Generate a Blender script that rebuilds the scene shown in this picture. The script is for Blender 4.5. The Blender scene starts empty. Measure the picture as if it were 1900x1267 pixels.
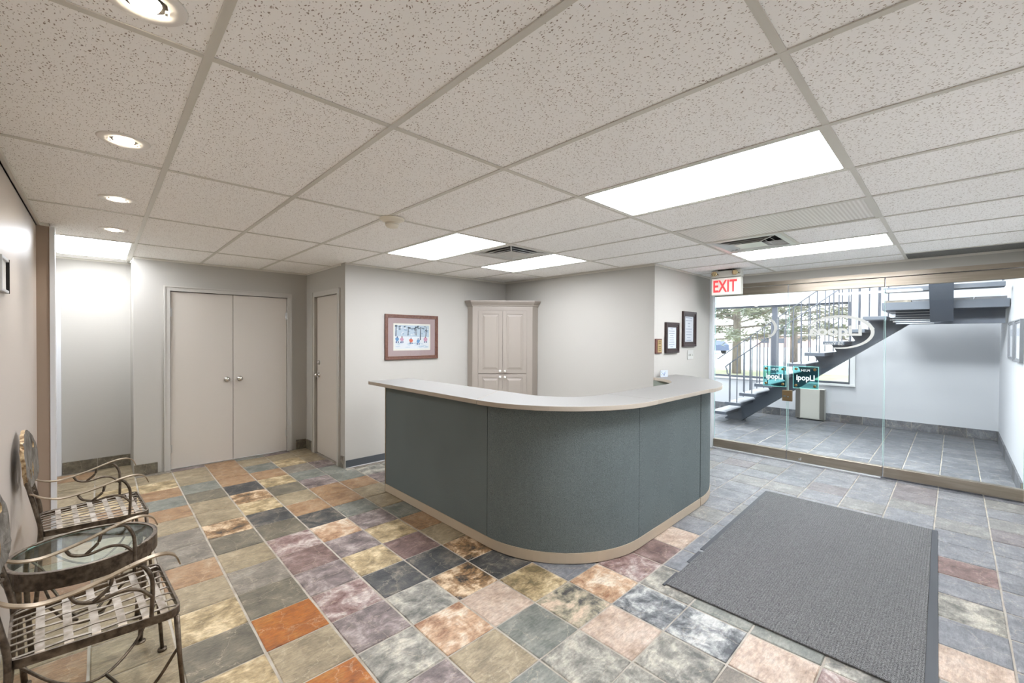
import bpy, bmesh, math, random
import numpy as np
from mathutils import Vector, Matrix
C = bpy.context.scene.collection
S = bpy.context.scene
R = math.radians
rnd = random.Random(7)

# ------------------------------------------------------------------ camera, sky, sun, exposure
def cam_setup():
    y, p, r = 0.7673, -0.0101, 0.0052
    cy, sy, cp, sp, cr, sr = math.cos(y), math.sin(y), math.cos(p), math.sin(p), math.cos(r), math.sin(r)
    fw = Vector((sy * cp, cy * cp, sp)); rt = Vector((cy, -sy, 0)); up = rt.cross(fw)
    r2 = rt * cr + up * sr; u2 = up * cr - rt * sr
    cam = bpy.data.cameras.new('camera'); cam.sensor_width = 36; cam.lens = 792.24 * 36 / 1900
    cam.clip_start = 0.02; cam.clip_end = 400
    o = bpy.data.objects.new('camera', cam); C.objects.link(o)
    m = Matrix((r2, u2, -fw)).transposed().to_4x4(); m.translation = (0, 0, 1.52)
    o.matrix_world = m
    S.camera = o
cam_setup()
w = bpy.data.worlds.new('sky'); S.world = w; w.use_nodes = True
nt = w.node_tree; nt.nodes.clear()
bg = nt.nodes.new('ShaderNodeBackground'); wo = nt.nodes.new('ShaderNodeOutputWorld')
tc = nt.nodes.new('ShaderNodeTexCoord'); sx = nt.nodes.new('ShaderNodeSeparateXYZ'); rp = nt.nodes.new('ShaderNodeValToRGB')
rp.color_ramp.elements[0].position = 0.0; rp.color_ramp.elements[0].color = (0.97, 0.98, 1.0, 1)
rp.color_ramp.elements[1].position = 0.7; rp.color_ramp.elements[1].color = (0.78, 0.87, 1.0, 1)
nt.links.new(tc.outputs['Generated'], sx.inputs[0]); nt.links.new(sx.outputs[2], rp.inputs[0])
nt.links.new(rp.outputs[0], bg.inputs[0]); bg.inputs[1].default_value = 2.6
nt.links.new(bg.outputs[0], wo.inputs[0])

LENS = 16.5          # radiance of the lit troffer lenses
SPOT = 26.0          # watts of each downlight
LOBBY = 215.0
WASH = 72.0          # watts of the added unseen area light above the doors, lobby side
         # watts of the added unseen fill light under the lobby ceiling
S.view_settings.view_transform = 'Standard'; S.view_settings.look = 'None'
S.view_settings.gamma = 1.0; S.view_settings.use_curve_mapping = False
S.view_settings.exposure = 0.97
S.cycles.max_bounces = 10; S.cycles.diffuse_bounces = 6; S.cycles.transparent_max_bounces = 16
S.cycles.caustics_reflective = False; S.cycles.caustics_refractive = False
S.cycles.use_denoising = True

def lamp_area(name, loc, sx_, sy_, watts, col, rot=(0, 0, 0)):
    l = bpy.data.lights.new(name, 'AREA'); l.shape = 'RECTANGLE'; l.size = sx_; l.size_y = sy_; l.energy = watts; l.color = col
    o = bpy.data.objects.new(name, l); o.location = loc; o.rotation_euler = rot; C.objects.link(o); return o

# ------------------------------------------------------------------ helpers
def lin(c):
    return tuple(((x / 255) / 12.92 if x / 255 <= 0.04045 else ((x / 255 + 0.055) / 1.055) ** 2.4) for x in c)
def mat(name, col, rough=0.6, metal=0.0, spec=0.5, noise=None, bump=None, emit=None, estr=1.0, coat=0.0):
    """noise=(col2, scale, stretch) mixes a second colour; bump=(scale, strength, stretch)"""
    m = bpy.data.materials.new(name); m.use_nodes = True; n = m.node_tree; b = n.nodes['Principled BSDF']
    b.inputs['Base Color'].default_value = (*lin(col), 1); b.inputs['Roughness'].default_value = rough
    b.inputs['Metallic'].default_value = metal; b.inputs['Specular IOR Level'].default_value = spec
    b.inputs['Coat Weight'].default_value = coat
    if noise or bump:
        t = n.nodes.new('ShaderNodeTexCoord')
    if noise:
        mp = n.nodes.new('ShaderNodeMapping'); mp.inputs['Scale'].default_value = noise[2] if len(noise) > 2 else (1, 1, 1)
        x = n.nodes.new('ShaderNodeTexNoise'); x.inputs['Scale'].default_value = noise[1]; x.inputs['Detail'].default_value = 6
        q = n.nodes.new('ShaderNodeValToRGB'); q.color_ramp.elements[0].position = 0.35; q.color_ramp.elements[1].position = 0.65
        q.color_ramp.elements[0].color = (*lin(col), 1); q.color_ramp.elements[1].color = (*lin(noise[0]), 1)
        n.links.new(t.outputs['Object'], mp.inputs[0]); n.links.new(mp.outputs[0], x.inputs[0]); n.links.new(x.outputs[0], q.inputs[0])
        n.links.new(q.outputs[0], b.inputs['Base Color'])
    if bump:
        mp = n.nodes.new('ShaderNodeMapping'); mp.inputs['Scale'].default_value = bump[2] if len(bump) > 2 else (1, 1, 1)
        x = n.nodes.new('ShaderNodeTexNoise'); x.inputs['Scale'].default_value = bump[0]; x.inputs['Detail'].default_value = 4
        u = n.nodes.new('ShaderNodeBump'); u.inputs['Strength'].default_value = bump[1]; u.inputs['Distance'].default_value = 0.004
        n.links.new(t.outputs['Object'], mp.inputs[0]); n.links.new(mp.outputs[0], x.inputs[0]); n.links.new(x.outputs[0], u.inputs['Height'])
        n.links.new(u.outputs[0], b.inputs['Normal'])
    if emit:
        b.inputs['Emission Color'].default_value = (*lin(emit), 1); b.inputs['Emission Strength'].default_value = estr
    return m
def glass(name, tint=(0.96, 0.985, 0.975), ior=1.45, gl=0.02):
    m = bpy.data.materials.new(name); m.use_nodes = True; n = m.node_tree; n.nodes.clear()
    o = n.nodes.new('ShaderNodeOutputMaterial'); t = n.nodes.new('ShaderNodeBsdfTransparent'); g = n.nodes.new('ShaderNodeBsdfGlossy')
    x = n.nodes.new('ShaderNodeMixShader'); ge = n.nodes.new('ShaderNodeNewGeometry'); d = n.nodes.new('ShaderNodeVectorMath'); d.operation = 'DOT_PRODUCT'
    n.links.new(ge.outputs['Normal'], d.inputs[0]); n.links.new(ge.outputs['Incoming'], d.inputs[1])
    def mth(op, a, b):
        q = n.nodes.new('ShaderNodeMath'); q.operation = op
        for k, v in enumerate((a, b)):
            if v is None: continue
            if isinstance(v, (int, float)): q.inputs[k].default_value = v
            else: n.links.new(v, q.inputs[k])
        return q.outputs[0]
    f0 = ((ior - 1) / (ior + 1)) ** 2
    fr = mth('ADD', mth('MULTIPLY', mth('POWER', mth('SUBTRACT', 1.0, mth('ABSOLUTE', d.outputs['Value'], None)), 5.0), 1 - f0), f0)
    t.inputs[0].default_value = (*tint, 1); g.inputs['Roughness'].default_value = gl
    n.links.new(fr, x.inputs[0]); n.links.new(t.outputs[0], x.inputs[1]); n.links.new(g.outputs[0], x.inputs[2]); n.links.new(x.outputs[0], o.inputs[0])
    return m
def desat(c, k=.24):
    l = .3 * c[0] + .59 * c[1] + .11 * c[2]; return tuple(x + (l - x) * k for x in c)
def slate(name, c1, c2, c3, scale=8.0, rough=0.42, mott=0.5, vein=(205, 190, 165)):
    if name != 'slate_c': c1, c2, c3 = desat(c1), desat(c2), desat(c3)
    m = bpy.data.materials.new(name); m.use_nodes = True; n = m.node_tree; b = n.nodes['Principled BSDF']; L = n.links.new
    t = n.nodes.new('ShaderNodeTexCoord'); oi = n.nodes.new('ShaderNodeObjectInfo')
    cm = n.nodes.new('ShaderNodeCombineXYZ'); mu = n.nodes.new('ShaderNodeMath'); mu.operation = 'MULTIPLY'; mu.inputs[1].default_value = 57.0
    L(oi.outputs['Random'], mu.inputs[0]); L(mu.outputs[0], cm.inputs[0]); L(mu.outputs[0], cm.inputs[2])
    ad = n.nodes.new('ShaderNodeVectorMath'); ad.operation = 'ADD'; L(t.outputs['Object'], ad.inputs[0]); L(cm.outputs[0], ad.inputs[1])
    n1 = n.nodes.new('ShaderNodeTexNoise'); n1.inputs['Scale'].default_value = scale; n1.inputs['Detail'].default_value = 10; n1.inputs['Roughness'].default_value = 0.68; n1.inputs['Distortion'].default_value = 0.35
    L(ad.outputs[0], n1.inputs[0])
    r1 = n.nodes.new('ShaderNodeValToRGB'); e = r1.color_ramp.elements
    e[0].position = 0.5 - 0.22 * (1.35 - mott); e[0].color = (*lin(c1), 1); e[1].position = 0.5 + 0.2 * (1.35 - mott); e[1].color = (*lin(c3), 1)
    k = e.new(0.5); k.color = (*lin(c2), 1)
    L(n1.outputs[0], r1.inputs[0])
    mp = n.nodes.new('ShaderNodeMapping'); mp.inputs['Scale'].default_value = (1, 3.2, 1); mp.inputs['Rotation'].default_value = (0, 0, 0.4); L(ad.outputs[0], mp.inputs[0])
    n2 = n.nodes.new('ShaderNodeTexNoise'); n2.inputs['Scale'].default_value = 26; n2.inputs['Detail'].default_value = 6; n2.inputs['Roughness'].default_value = 0.7; L(mp.outputs[0], n2.inputs[0])
    r2 = n.nodes.new('ShaderNodeMapRange'); r2.inputs[1].default_value = 0.3; r2.inputs[2].default_value = 0.7; r2.inputs[3].default_value = 0.66; r2.inputs[4].default_value = 1.3; L(n2.outputs[0], r2.inputs[0])
    v = n.nodes.new('ShaderNodeTexVoronoi'); v.feature = 'DISTANCE_TO_EDGE'; v.inputs['Scale'].default_value = 5.5
    nd = n.nodes.new('ShaderNodeMixRGB'); nd.inputs[0].default_value = 0.12; L(ad.outputs[0], nd.inputs[1]); L(n1.outputs['Color'], nd.inputs[2]); L(nd.outputs[0], v.inputs[0])
    vr = n.nodes.new('ShaderNodeMapRange'); vr.inputs[1].default_value = 0.0; vr.inputs[2].default_value = 0.012; vr.inputs[3].default_value = 0.6; vr.inputs[4].default_value = 0.0; L(v.outputs[0], vr.inputs[0])
    mx = n.nodes.new('ShaderNodeMixRGB'); mx.inputs[2].default_value = (*lin(vein), 1)
    vm = n.nodes.new('ShaderNodeMath'); vm.operation = 'MULTIPLY'; L(vr.outputs[0], vm.inputs[0]); L(n2.outputs[0], vm.inputs[1])
    L(vm.outputs[0], mx.inputs[0]); L(r1.outputs[0], mx.inputs[1])
    ml = n.nodes.new('ShaderNodeMixRGB'); ml.blend_type = 'MULTIPLY'; ml.inputs[0].default_value = 1.0
    L(mx.outputs[0], ml.inputs[1]); L(r2.outputs[0], ml.inputs[2]); L(ml.outputs[0], b.inputs['Base Color'])
    ba = n.nodes.new('ShaderNodeMath'); ba.operation = 'ADD'; L(n1.outputs[0], ba.inputs[0]); L(n2.outputs[0], ba.inputs[1])
    bu = n.nodes.new('ShaderNodeBump'); bu.inputs['Strength'].default_value = 0.5; bu.inputs['Distance'].default_value = 0.006; L(ba.outputs[0], bu.inputs['Height']); L(bu.outputs[0], b.inputs['Normal'])
    rr = n.nodes.new('ShaderNodeMapRange'); rr.inputs[3].default_value = rough - 0.08; rr.inputs[4].default_value = rough + 0.14; L(n2.outputs[0], rr.inputs[0]); L(rr.outputs[0], b.inputs['Roughness'])
    b.inputs['Specular IOR Level'].default_value = 0.45
    return m

class MB:
    """collects shapes, builds ONE mesh object"""
    def __init__(self): self.v = []; self.f = []; self.mi = []; self.cur = 0
    def add(self, vs, fs):
        o = len(self.v); self.v += [tuple(p) for p in vs]; self.f += [tuple(o + i for i in f) for f in fs]; self.mi += [self.cur] * len(fs); return self
    def box(self, x0, x1, y0, y1, z0, z1):
        if x0 > x1: x0, x1 = x1, x0
        if y0 > y1: y0, y1 = y1, y0
        return self.add([(x0, y0, z0), (x1, y0, z0), (x1, y1, z0), (x0, y1, z0), (x0, y0, z1), (x1, y0, z1), (x1, y1, z1), (x0, y1, z1)],
                        [(0, 3, 2, 1), (4, 5, 6, 7), (0, 1, 5, 4), (1, 2, 6, 5), (2, 3, 7, 6), (3, 0, 4, 7)])
    def prism(self, poly, z0, z1):
        n = len(poly); vs = [(x, y, z0) for x, y in poly] + [(x, y, z1) for x, y in poly]
        return self.add(vs, [tuple(range(n - 1, -1, -1)), tuple(range(n, 2 * n))] + [(i, (i + 1) % n, n + (i + 1) % n, n + i) for i in range(n)])
    def slab(self, outer, inner, z0, z1):
        """strip between two polylines of equal length"""
        n = len(outer); vs = []
        for z in (z0, z1): vs += [(x, y, z) for x, y in outer] + [(x, y, z) for x, y in inner]
        fs = []
        for i in range(n - 1):
            a, b = i, i + 1
            fs += [(a, n + a, n + b, b), (2 * n + a, 2 * n + b, 3 * n + b, 3 * n + a), (a, b, 2 * n + b, 2 * n + a), (n + b, n + a, 3 * n + a, 3 * n + b)]
        fs += [(0, 2 * n, 3 * n, n), (n - 1, 2 * n - 1, 4 * n - 1, 3 * n - 1)]
        return self.add(vs, fs)
    def tube(self, pts, r, seg=8, flat=None, caps=True):
        """round bar (or flat strap with flat=(half width, half thickness, width axis)) along pts"""
        pts = [Vector(p) for p in pts]; n = len(pts); rings = []
        for i, p in enumerate(pts):
            d = (pts[min(i + 1, n - 1)] - pts[max(i - 1, 0)]).normalized()
            rr = r[i] if isinstance(r, (list, tuple)) else r
            if flat:
                a = Vector(flat[2]); a = (a - d * a.dot(d)).normalized(); b = d.cross(a)
                rings.append([p + a * sx_ * flat[0] + b * sy_ * flat[1] for sx_, sy_ in ((-1, -1), (1, -1), (1, 1), (-1, 1))])
            else:
                a = Vector((0, 0, 1)) if abs(d.z) < 0.9 else Vector((1, 0, 0)); a = (a - d * a.dot(d)).normalized(); b = d.cross(a)
                rings.append([p + (a * math.cos(2 * math.pi * k / seg) + b * math.sin(2 * math.pi * k / seg)) * rr for k in range(seg)])
        s = len(rings[0]); vs = [v for q in rings for v in q]; fs = []
        for i in range(n - 1):
            for k in range(s): fs.append((i * s + k, i * s + (k + 1) % s, (i + 1) * s + (k + 1) % s, (i + 1) * s + k))
        if caps: fs += [tuple(range(s - 1, -1, -1)), tuple(range((n - 1) * s, n * s))]
        return self.add(vs, fs)
    def lathe(self, prof, c=(0, 0, 0), axis='z', seg=24):
        """prof: list of (radius, height)"""
        vs = []
        for r, h in prof:
            for k in range(seg):
                a = 2 * math.pi * k / seg; x, y = r * math.cos(a), r * math.sin(a)
                p = (x, y, h) if axis == 'z' else ((h, x, y) if axis == 'x' else (y, h, x))
                vs.append((p[0] + c[0], p[1] + c[1], p[2] + c[2]))
        fs = []; n = len(prof)
        for i in range(n - 1):
            for k in range(seg): fs.append((i * seg + k, i * seg + (k + 1) % seg, (i + 1) * seg + (k + 1) % seg, (i + 1) * seg + k))
        fs += [tuple(range(seg - 1, -1, -1)), tuple(range((n - 1) * seg, n * seg))]
        return self.add(vs, fs)
    def build(self, name, m, parent=None, smooth=False, bevel=0.0, loc=None, normals=True):
        me = bpy.data.meshes.new(name); me.from_pydata(self.v, [], self.f); me.update()
        if normals:
            b = bmesh.new(); b.from_mesh(me); bmesh.ops.recalc_face_normals(b, faces=b.faces); b.to_mesh(me); b.free()
        for x in (m if isinstance(m, (list, tuple)) else [m]): me.materials.append(x)
        if isinstance(m, (list, tuple)):
            for p, i in zip(me.polygons, self.mi): p.material_index = i
        if smooth: me.shade_smooth() if hasattr(me, 'shade_smooth') else None
        o = bpy.data.objects.new(name, me); C.objects.link(o)
        if parent: o.parent = parent
        if loc: o.location = loc
        if bevel > 0:
            md = o.modifiers.new('bevel', 'BEVEL'); md.width = bevel; md.segments = 2; md.limit_method = 'ANGLE'; md.angle_limit = R(40)
        return o
def smooth_pts(pts, n=6):
    """Catmull-Rom through pts"""
    P = [Vector(p) for p in pts]; P = [P[0] * 2 - P[1]] + P + [P[-1] * 2 - P[-2]]; out = []
    for i in range(1, len(P) - 2):
        for k in range(n):
            t = k / n
            out.append(0.5 * ((2 * P[i]) + (P[i + 1] - P[i - 1]) * t + (2 * P[i - 1] - 5 * P[i] + 4 * P[i + 1] - P[i + 2]) * t * t + (3 * P[i] - P[i - 1] - 3 * P[i + 1] + P[i + 2]) * t ** 3))
    out.append(P[-2]); return out
def tag(o, label, cat, group=None):
    o['label'] = label; o['category'] = cat
    if group: o['group'] = group
    return o
def thing(name, label, cat, loc=(0, 0, 0), rz=0.0, group=None):
    o = bpy.data.objects.new(name, None); o.empty_display_size = 0.1; C.objects.link(o); o.location = loc; o.rotation_euler = (0, 0, rz)
    return tag(o, label, cat, group)
def struct(name, mb, m, **k):
    o = mb.build(name, m, **k); o['kind'] = 'structure'; return o
def text_mesh(name, body, size, m, parent, mw, depth=0.001, mirror=False, align='CENTER', sx_=1.0, bold=0.0):
    """lettering: x right, y up in its own plane, placed by the 4x4 mw"""
    cu = bpy.data.curves.new(name, 'FONT'); cu.body = body; cu.size = size; cu.extrude = depth; cu.align_x = align; cu.align_y = 'CENTER'; cu.resolution_u = 3; cu.offset = bold
    o = bpy.data.objects.new(name, cu); C.objects.link(o); dg = bpy.context.evaluated_depsgraph_get()
    me = bpy.data.meshes.new_from_object(o.evaluated_get(dg)); C.objects.unlink(o); bpy.data.objects.remove(o)
    me.materials.clear(); me.materials.append(m)
    t = bpy.data.objects.new(name, me); C.objects.link(t)
    if parent: t.parent = parent
    me.transform(mw @ Matrix.Diagonal((-sx_ if mirror else sx_, 1, 1, 1)))
    return t
def plane_mw(origin, xdir, ydir):
    x = Vector(xdir).normalized(); y = Vector(ydir).normalized(); z = x.cross(y)
    m = Matrix((x, y, z)).transposed().to_4x4(); m.translation = origin; return m

# ------------------------------------------------------------------ materials
WALL = mat('wall_paint', (172, 169, 162), 0.75, spec=0.3, bump=(60, 0.12, (1, 1, 6)))
WALL2 = mat('lobby_paint', (186, 188, 193), 0.7, spec=0.3)
TAUPE = mat('taupe_paint', (186, 177, 169), 0.4, spec=0.5, bump=(40, 0.05))
BROWN = mat('brown_paint', (146, 128, 112), 0.6)
DOORP = mat('door_paint', (190, 183, 173), 0.5)
TRIM = mat('trim_paint', (178, 175, 168), 0.5)
WHITE = mat('white_trim', (204, 206, 208), 0.45)
TEE = mat('tee_metal', (206, 203, 194), 0.4)
GROUT = mat('grout', (172, 165, 154), 0.9, noise=((146, 138, 126), 9))
STEEL = mat('steel', (190, 190, 188), 0.28, metal=1.0)
CHROME = mat('chrome', (215, 213, 208), 0.16, metal=1.0)
BRONZE = mat('brushed_bronze', (158, 148, 134), 0.36, metal=0.8, noise=((142, 132, 118), 3, (1, 1, 12)))
DARK = mat('dark_gap', (28, 26, 24), 0.8)
VINYL = mat('vinyl_base', (72, 76, 80), 0.5)
STAIRM = mat('stair_steel', (76, 82, 92), 0.5, metal=0.15)
GLASS = glass('clear_glass'); GLASSW = glass('window_glass', (0.97, 0.98, 0.98))
EDGE = mat('glass_edge', (170, 205, 198), 0.2)

# ------------------------------------------------------------------ room shell
YW, XR, YB = -0.55, 6.15, 4.85
H = 2.365
def wall(name, boxes, m=WALL):
    b = MB()
    for q in boxes: b.box(*q)
    return struct(name, b, m)
wall('wall_left', [(-0.445, -0.345, YW, 4.79, -0.05, H)], TAUPE)
wall('wall_left_end', [(-0.445, -0.276, 4.79, 4.88, -0.05, H)], BROWN)
wall('wall_front', [(-0.445, 6.32, YW - 0.1, YW, -0.05, H)], mat('front_bounce_paint', (224, 222, 218), .7))  # unseen wall, kept paler than the others to bounce light onto the ceiling
wall('wall_hall_left', [(-0.55, -0.44, 4.80, 6.82, -0.05, H)])
wall('wall_hall_back', [(-0.44, 0.28, 6.70, 6.82, -0.05, H)])
wall('wall_closet', [(0.255, 0.512, 6.12, 6.24, -0.05, H), (1.824, 2.14, 6.12, 6.24, -0.05, H), (0.512, 1.824, 6.12, 6.24, 2.075, H), (0.255, 0.37, 6.24, 6.70, -0.05, H)])
wall('wall_side', [(2.02, 2.14, 4.97, 5.00, -0.05, H), (2.02, 2.14, 5.83, 6.12, -0.05, H), (2.02, 2.14, 5.00, 5.83, 2.06, H)])
wall('wall_picture', [(2.02, 4.66, YB, YB + 0.12, -0.05, H)])
wall('wall_back', [(4.54, 4.66, 2.375, YB, -0.05, H)])
wall('wall_plaques', [(4.66, 6.12, 2.375, 2.495, -0.05, H)])
wall('wall_bulkhead', [(6.15, 6.32, YW, 2.375, 2.245, H)])
# lobby beyond the glass
wall('wall_lobby_right', [(6.32, 9.82, -0.57, -0.47, -0.05, 4.4)], WALL2)
wall('wall_lobby_left', [(6.12, 6.32, 2.42, 5.12, -0.05, 4.4), (6.20, 6.32, YW, 2.42, H, 4.4)], WALL2)
wall('wall_lobby_back', [(9.70, 9.85, -0.47, 1.30, -0.05, 4.4), (9.70, 9.85, 1.30, 4.60, -0.05, 0.70), (9.70, 9.85, 1.30, 4.60, 2.19, 2.75), (9.70, 9.85, 4.60, 5.12, -0.05, 4.4), (9.70, 9.85, 1.30, 4.60, 4.1, 4.4)], WALL2)
wall('wall_lobby_end', [(6.32, 6.7, 5.0, 5.12, -0.05, 4.4), (9.3, 9.70, 5.0, 5.12, -0.05, 4.4), (6.7, 9.3, 5.0, 5.12, 3.4, 4.4)], WALL2)
wall('ceiling_lobby', [(6.12, 9.85, -0.57, 5.12, 4.4, 4.5)], WALL2)
lamp_area('added_lobby_wash', (6.37, 1.0, 2.55), 2.6, .16, WASH, (.96, .975, 1.0), (R(48), 0, R(-90)))  # added area light without a fixture, brightens the lobby's far wall
lamp_area('added_lobby_fill', (7.9, 1.8, 4.38), 2.4, 1.2, LOBBY, (0.96, 0.975, 1.0))  # added out of view, no fixture; lifts the light level of the whole lobby

# ------------------------------------------------------------------ slate floor, tile by tile
PAL = dict(
 A=((112, 96, 70), (144, 126, 94), (168, 148, 114)), B=((76, 70, 56), (102, 94, 76), (128, 117, 94)), C=((112, 62, 20), (148, 86, 24), (158, 112, 52)),
 D=((76, 64, 63), (118, 102, 98), (164, 148, 142)), F=((80, 84, 76), (112, 114, 104), (140, 139, 126)), G=((34, 38, 42), (68, 68, 66), (116, 106, 92)),
 H=((84, 82, 75), (132, 128, 116), (178, 170, 152)), I=((104, 86, 50), (168, 142, 96), (212, 188, 142)), J=((88, 90, 95), (114, 115, 119), (142, 141, 143)),
 K=((50, 46, 40), (146, 106, 62), (212, 182, 142)), L=((132, 82, 46), (182, 142, 104), (206, 188, 162)), M=((96, 56, 50), (142, 114, 107), (190, 176, 166)),
 O=((112, 78, 48), (154, 114, 74), (168, 140, 106)), P=((142, 114, 90), (178, 152, 130), (196, 178, 160)), R=((70, 44, 40), (116, 88, 80), (154, 130, 122)),
 U=((88, 80, 68), (120, 110, 96), (150, 140, 124)), W=((66, 70, 74), (122, 124, 124), (178, 178, 172)), X=((72, 70, 66), (150, 140, 112), (196, 168, 140)),
 S=((64, 64, 69), (80, 80, 84), (100, 96, 94)), Q=((82, 84, 90), (106, 107, 113), (130, 130, 134)), Y=((98, 96, 91), (120, 118, 114), (146, 144, 138)), Z=((90, 81, 82), (113, 105, 106), (137, 130, 130)),
 N=((72, 74, 80), (92, 94, 101), (114, 115, 120)))
MOTT = dict(H=.75, K=.8, L=.7, M=.75, W=.9, X=.9, D=.65, G=.55, I=.65)
SL = {k: slate('slate_' + k.lower(), *v, mott=MOTT.get(k, 0.35), rough=0.44 if k not in 'JNYZQ' else 0.38) for k, v in PAL.items()}
X0, PX, Y0, PY = 1.181, .3062, -.2113, .3115
PICK = {}
for s in "-3,7,I;-3,8,B;-3,9,I;-3,10,A;-3,11,O;-3,12,U;-3,13,U;-3,14,A;-3,16,F;-3,17,O;-2,6,C;-2,7,A;-2,8,C;-2,9,B;-2,10,U;-2,11,A;-2,12,B;-2,13,K;-2,14,A;-2,15,A;-2,17,F;-1,5,D;-1,6,H;-1,7,D;-1,8,M;-1,9,D;-1,10,R;-1,11,M;-1,12,B;-1,13,G;-1,14,I;-1,15,K;-1,16,G;0,4,F;0,5,A;0,6,L;0,7,H;0,8,G;0,9,I;0,10,D;0,11,L;0,12,G;0,13,O;0,14,A;0,16,I;0,17,O;1,3,H;1,4,H;1,5,F;1,6,P;1,7,K;1,8,G;1,9,R;1,10,I;1,11,D;1,12,F;1,13,O;1,14,O;1,16,F;2,3,H;2,4,P;2,5,X;2,6,I;2,7,G;2,8,K;2,13,A;2,15,F;3,1,M;3,2,P;3,3,W;3,4,W;3,5,L;4,5,M;5,0,P;5,5,R;6,0,J;6,5,P;7,0,H;8,0,J;9,0,R;11,0,J".split(';'):
    a_, b_, c_ = s.split(','); PICK[(int(a_), int(b_))] = c_
def tile_mesh(k, sx_, sy_, th=0.010):
    b = bmesh.new(); r2 = random.Random(k); e = 0.004
    hx, hy = sx_ / 2 - .0062, sy_ / 2 - .0045; rings = []
    for (dx, z) in ((0, -th), (0, -0.0028), (e, 0.0)):
        rings.append([b.verts.new((sx * (hx - dx) + r2.uniform(-.0012, .0012), sy * (hy - dx) + r2.uniform(-.0012, .0012), z + (r2.uniform(-.0012, .0008) if z == 0 else 0))) for sx, sy in ((-1, -1), (0, -1.004), (1, -1), (1.004, 0), (1, 1), (0, 1.004), (-1, 1), (-1.004, 0))])
    for i in range(2):
        for j in range(8): b.faces.new((rings[i][j], rings[i][(j + 1) % 8], rings[i + 1][(j + 1) % 8], rings[i + 1][j]))
    c = b.verts.new((r2.uniform(-.03, .03), r2.uniform(-.03, .03), r2.uniform(-.0006, .0012)))
    for j in range(8): b.faces.new((rings[2][j], rings[2][(j + 1) % 8], c))
    me = bpy.data.meshes.new('slate_tile'); b.to_mesh(me); b.free(); me.materials.append(SL['A']); return me
TM = [tile_mesh(k, PX, PY) for k in range(8)]
def in_room(x, y):
    if x < -0.345 or y < YW or x > 6.12: return False
    if x < 0.255: return y < 6.70
    if x < 2.02: return y < 6.12
    if x < 4.54: return y < YB
    return y < 2.375
def seen(x, y):
    d = x * .6942 + y * .7198; u = x * .7198 - y * .6942
    return d > 0.55 and abs(u) < d * 1.2 + 0.45 and 0.7 < math.hypot(x, y)
def hidden(x, y):   # well behind the counter front
    return 2.6 < x < 4.4 and 2.15 < y < 4.3
def clip_tile(cx, cy, x0, x1, y0, y1):
    return max(cx - PX / 2, x0), min(cx + PX / 2, x1), max(cy - PY / 2, y0), min(cy + PY / 2, y1)
def pick_type(j, k, x, y):
    if (j, k) in PICK: return PICK[(j, k)]
    r3 = random.Random(j * 131 + k * 17 + 5)
    if x > 6.1: return r3.choice('NNNQ')
    if x > 2.6 and y < 2.2: return r3.choice('JJJJYJJZJJ') if x > 3.4 else r3.choice('JHJPJYZ')
    if x > 2.0 and y > 2.2: return r3.choice('UDFHU')
    if x > 2.0 and y < 1.9: return r3.choice('HYHJF')
    if x < .5: return r3.choice('AAIAOUAO')
    return r3.choice('AAOBFIUDOUA')
def lay_tiles(floor, j0, j1, k0, k1, inside, bounds, limit=300):
    cells = []
    for j in range(j0, j1):
        for k in range(k0, k1):
            cx, cy = X0 + (j + .5) * PX, Y0 + (k + .5) * PY
            if not any(inside(cx + dx, cy + dy) for dx in (-.12, 0, .12) for dy in (-.12, 0, .12)): continue
            cells.append((math.hypot(cx, cy), j, k, cx, cy))
    cells = sorted(c for c in cells if seen(c[3], c[4]) and not hidden(c[3], c[4]))
    rest = MB(); n = 0; types = list(PAL)
    for d, j, k, cx, cy in cells:
        t = pick_type(j, k, cx, cy)
        x0, x1, y0, y1 = clip_tile(cx, cy, *bounds(cx, cy))
        if x1 - x0 < .03 or y1 - y0 < .03: continue
        n += 1
        if n <= limit:
            o = bpy.data.objects.new('slate_tile', TM[(j * 5 + k * 3) % 8]); C.objects.link(o); o.parent = floor
            o.location = ((x0 + x1) / 2, (y0 + y1) / 2, random.Random(j * 7 + k).uniform(-.0008, .0008)); o.scale = ((x1 - x0) / PX, (y1 - y0) / PY, 1)
            o.material_slots[0].link = 'OBJECT'; o.material_slots[0].material = SL[t]
        else:
            rest.cur = types.index(t); rest.box(x0 + .004, x1 - .004, y0 + .004, y1 - .004, -.010, 0)
    if rest.v:
        q = rest.build('far_slate_tiles', [SL[t] for t in types], floor); q['kind'] = 'stuff'
def room_bounds(x, y):
    if x < 0.255: return (-0.345 if y < 4.8 else -0.44, 9, YW, 6.70)
    if x < 2.02: return (-9, 2.02 if y > YB else 9, YW, 6.12)
    if x < 4.54: return (-9, 4.54 if y > 2.375 else 9, YW, YB)
    return (-9, 6.17, YW, 2.375)
floor = struct('floor', MB().box(-0.44, 6.25, YW, 6.72, -0.06, -0.0045), GROUT)
lay_tiles(floor, -6, 17, -2, 23, in_room, room_bounds)
floor2 = struct('floor.001', MB().box(6.25, 9.72, -0.5, 5.05, -0.06, -0.0045), GROUT)
lay_tiles(floor2, 16, 29, -1, 17, lambda x, y: 6.18 < x < 9.70 and -0.47 < y < 5.0, lambda x, y: (6.18, 9.70, -0.47, 5.0))

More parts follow.
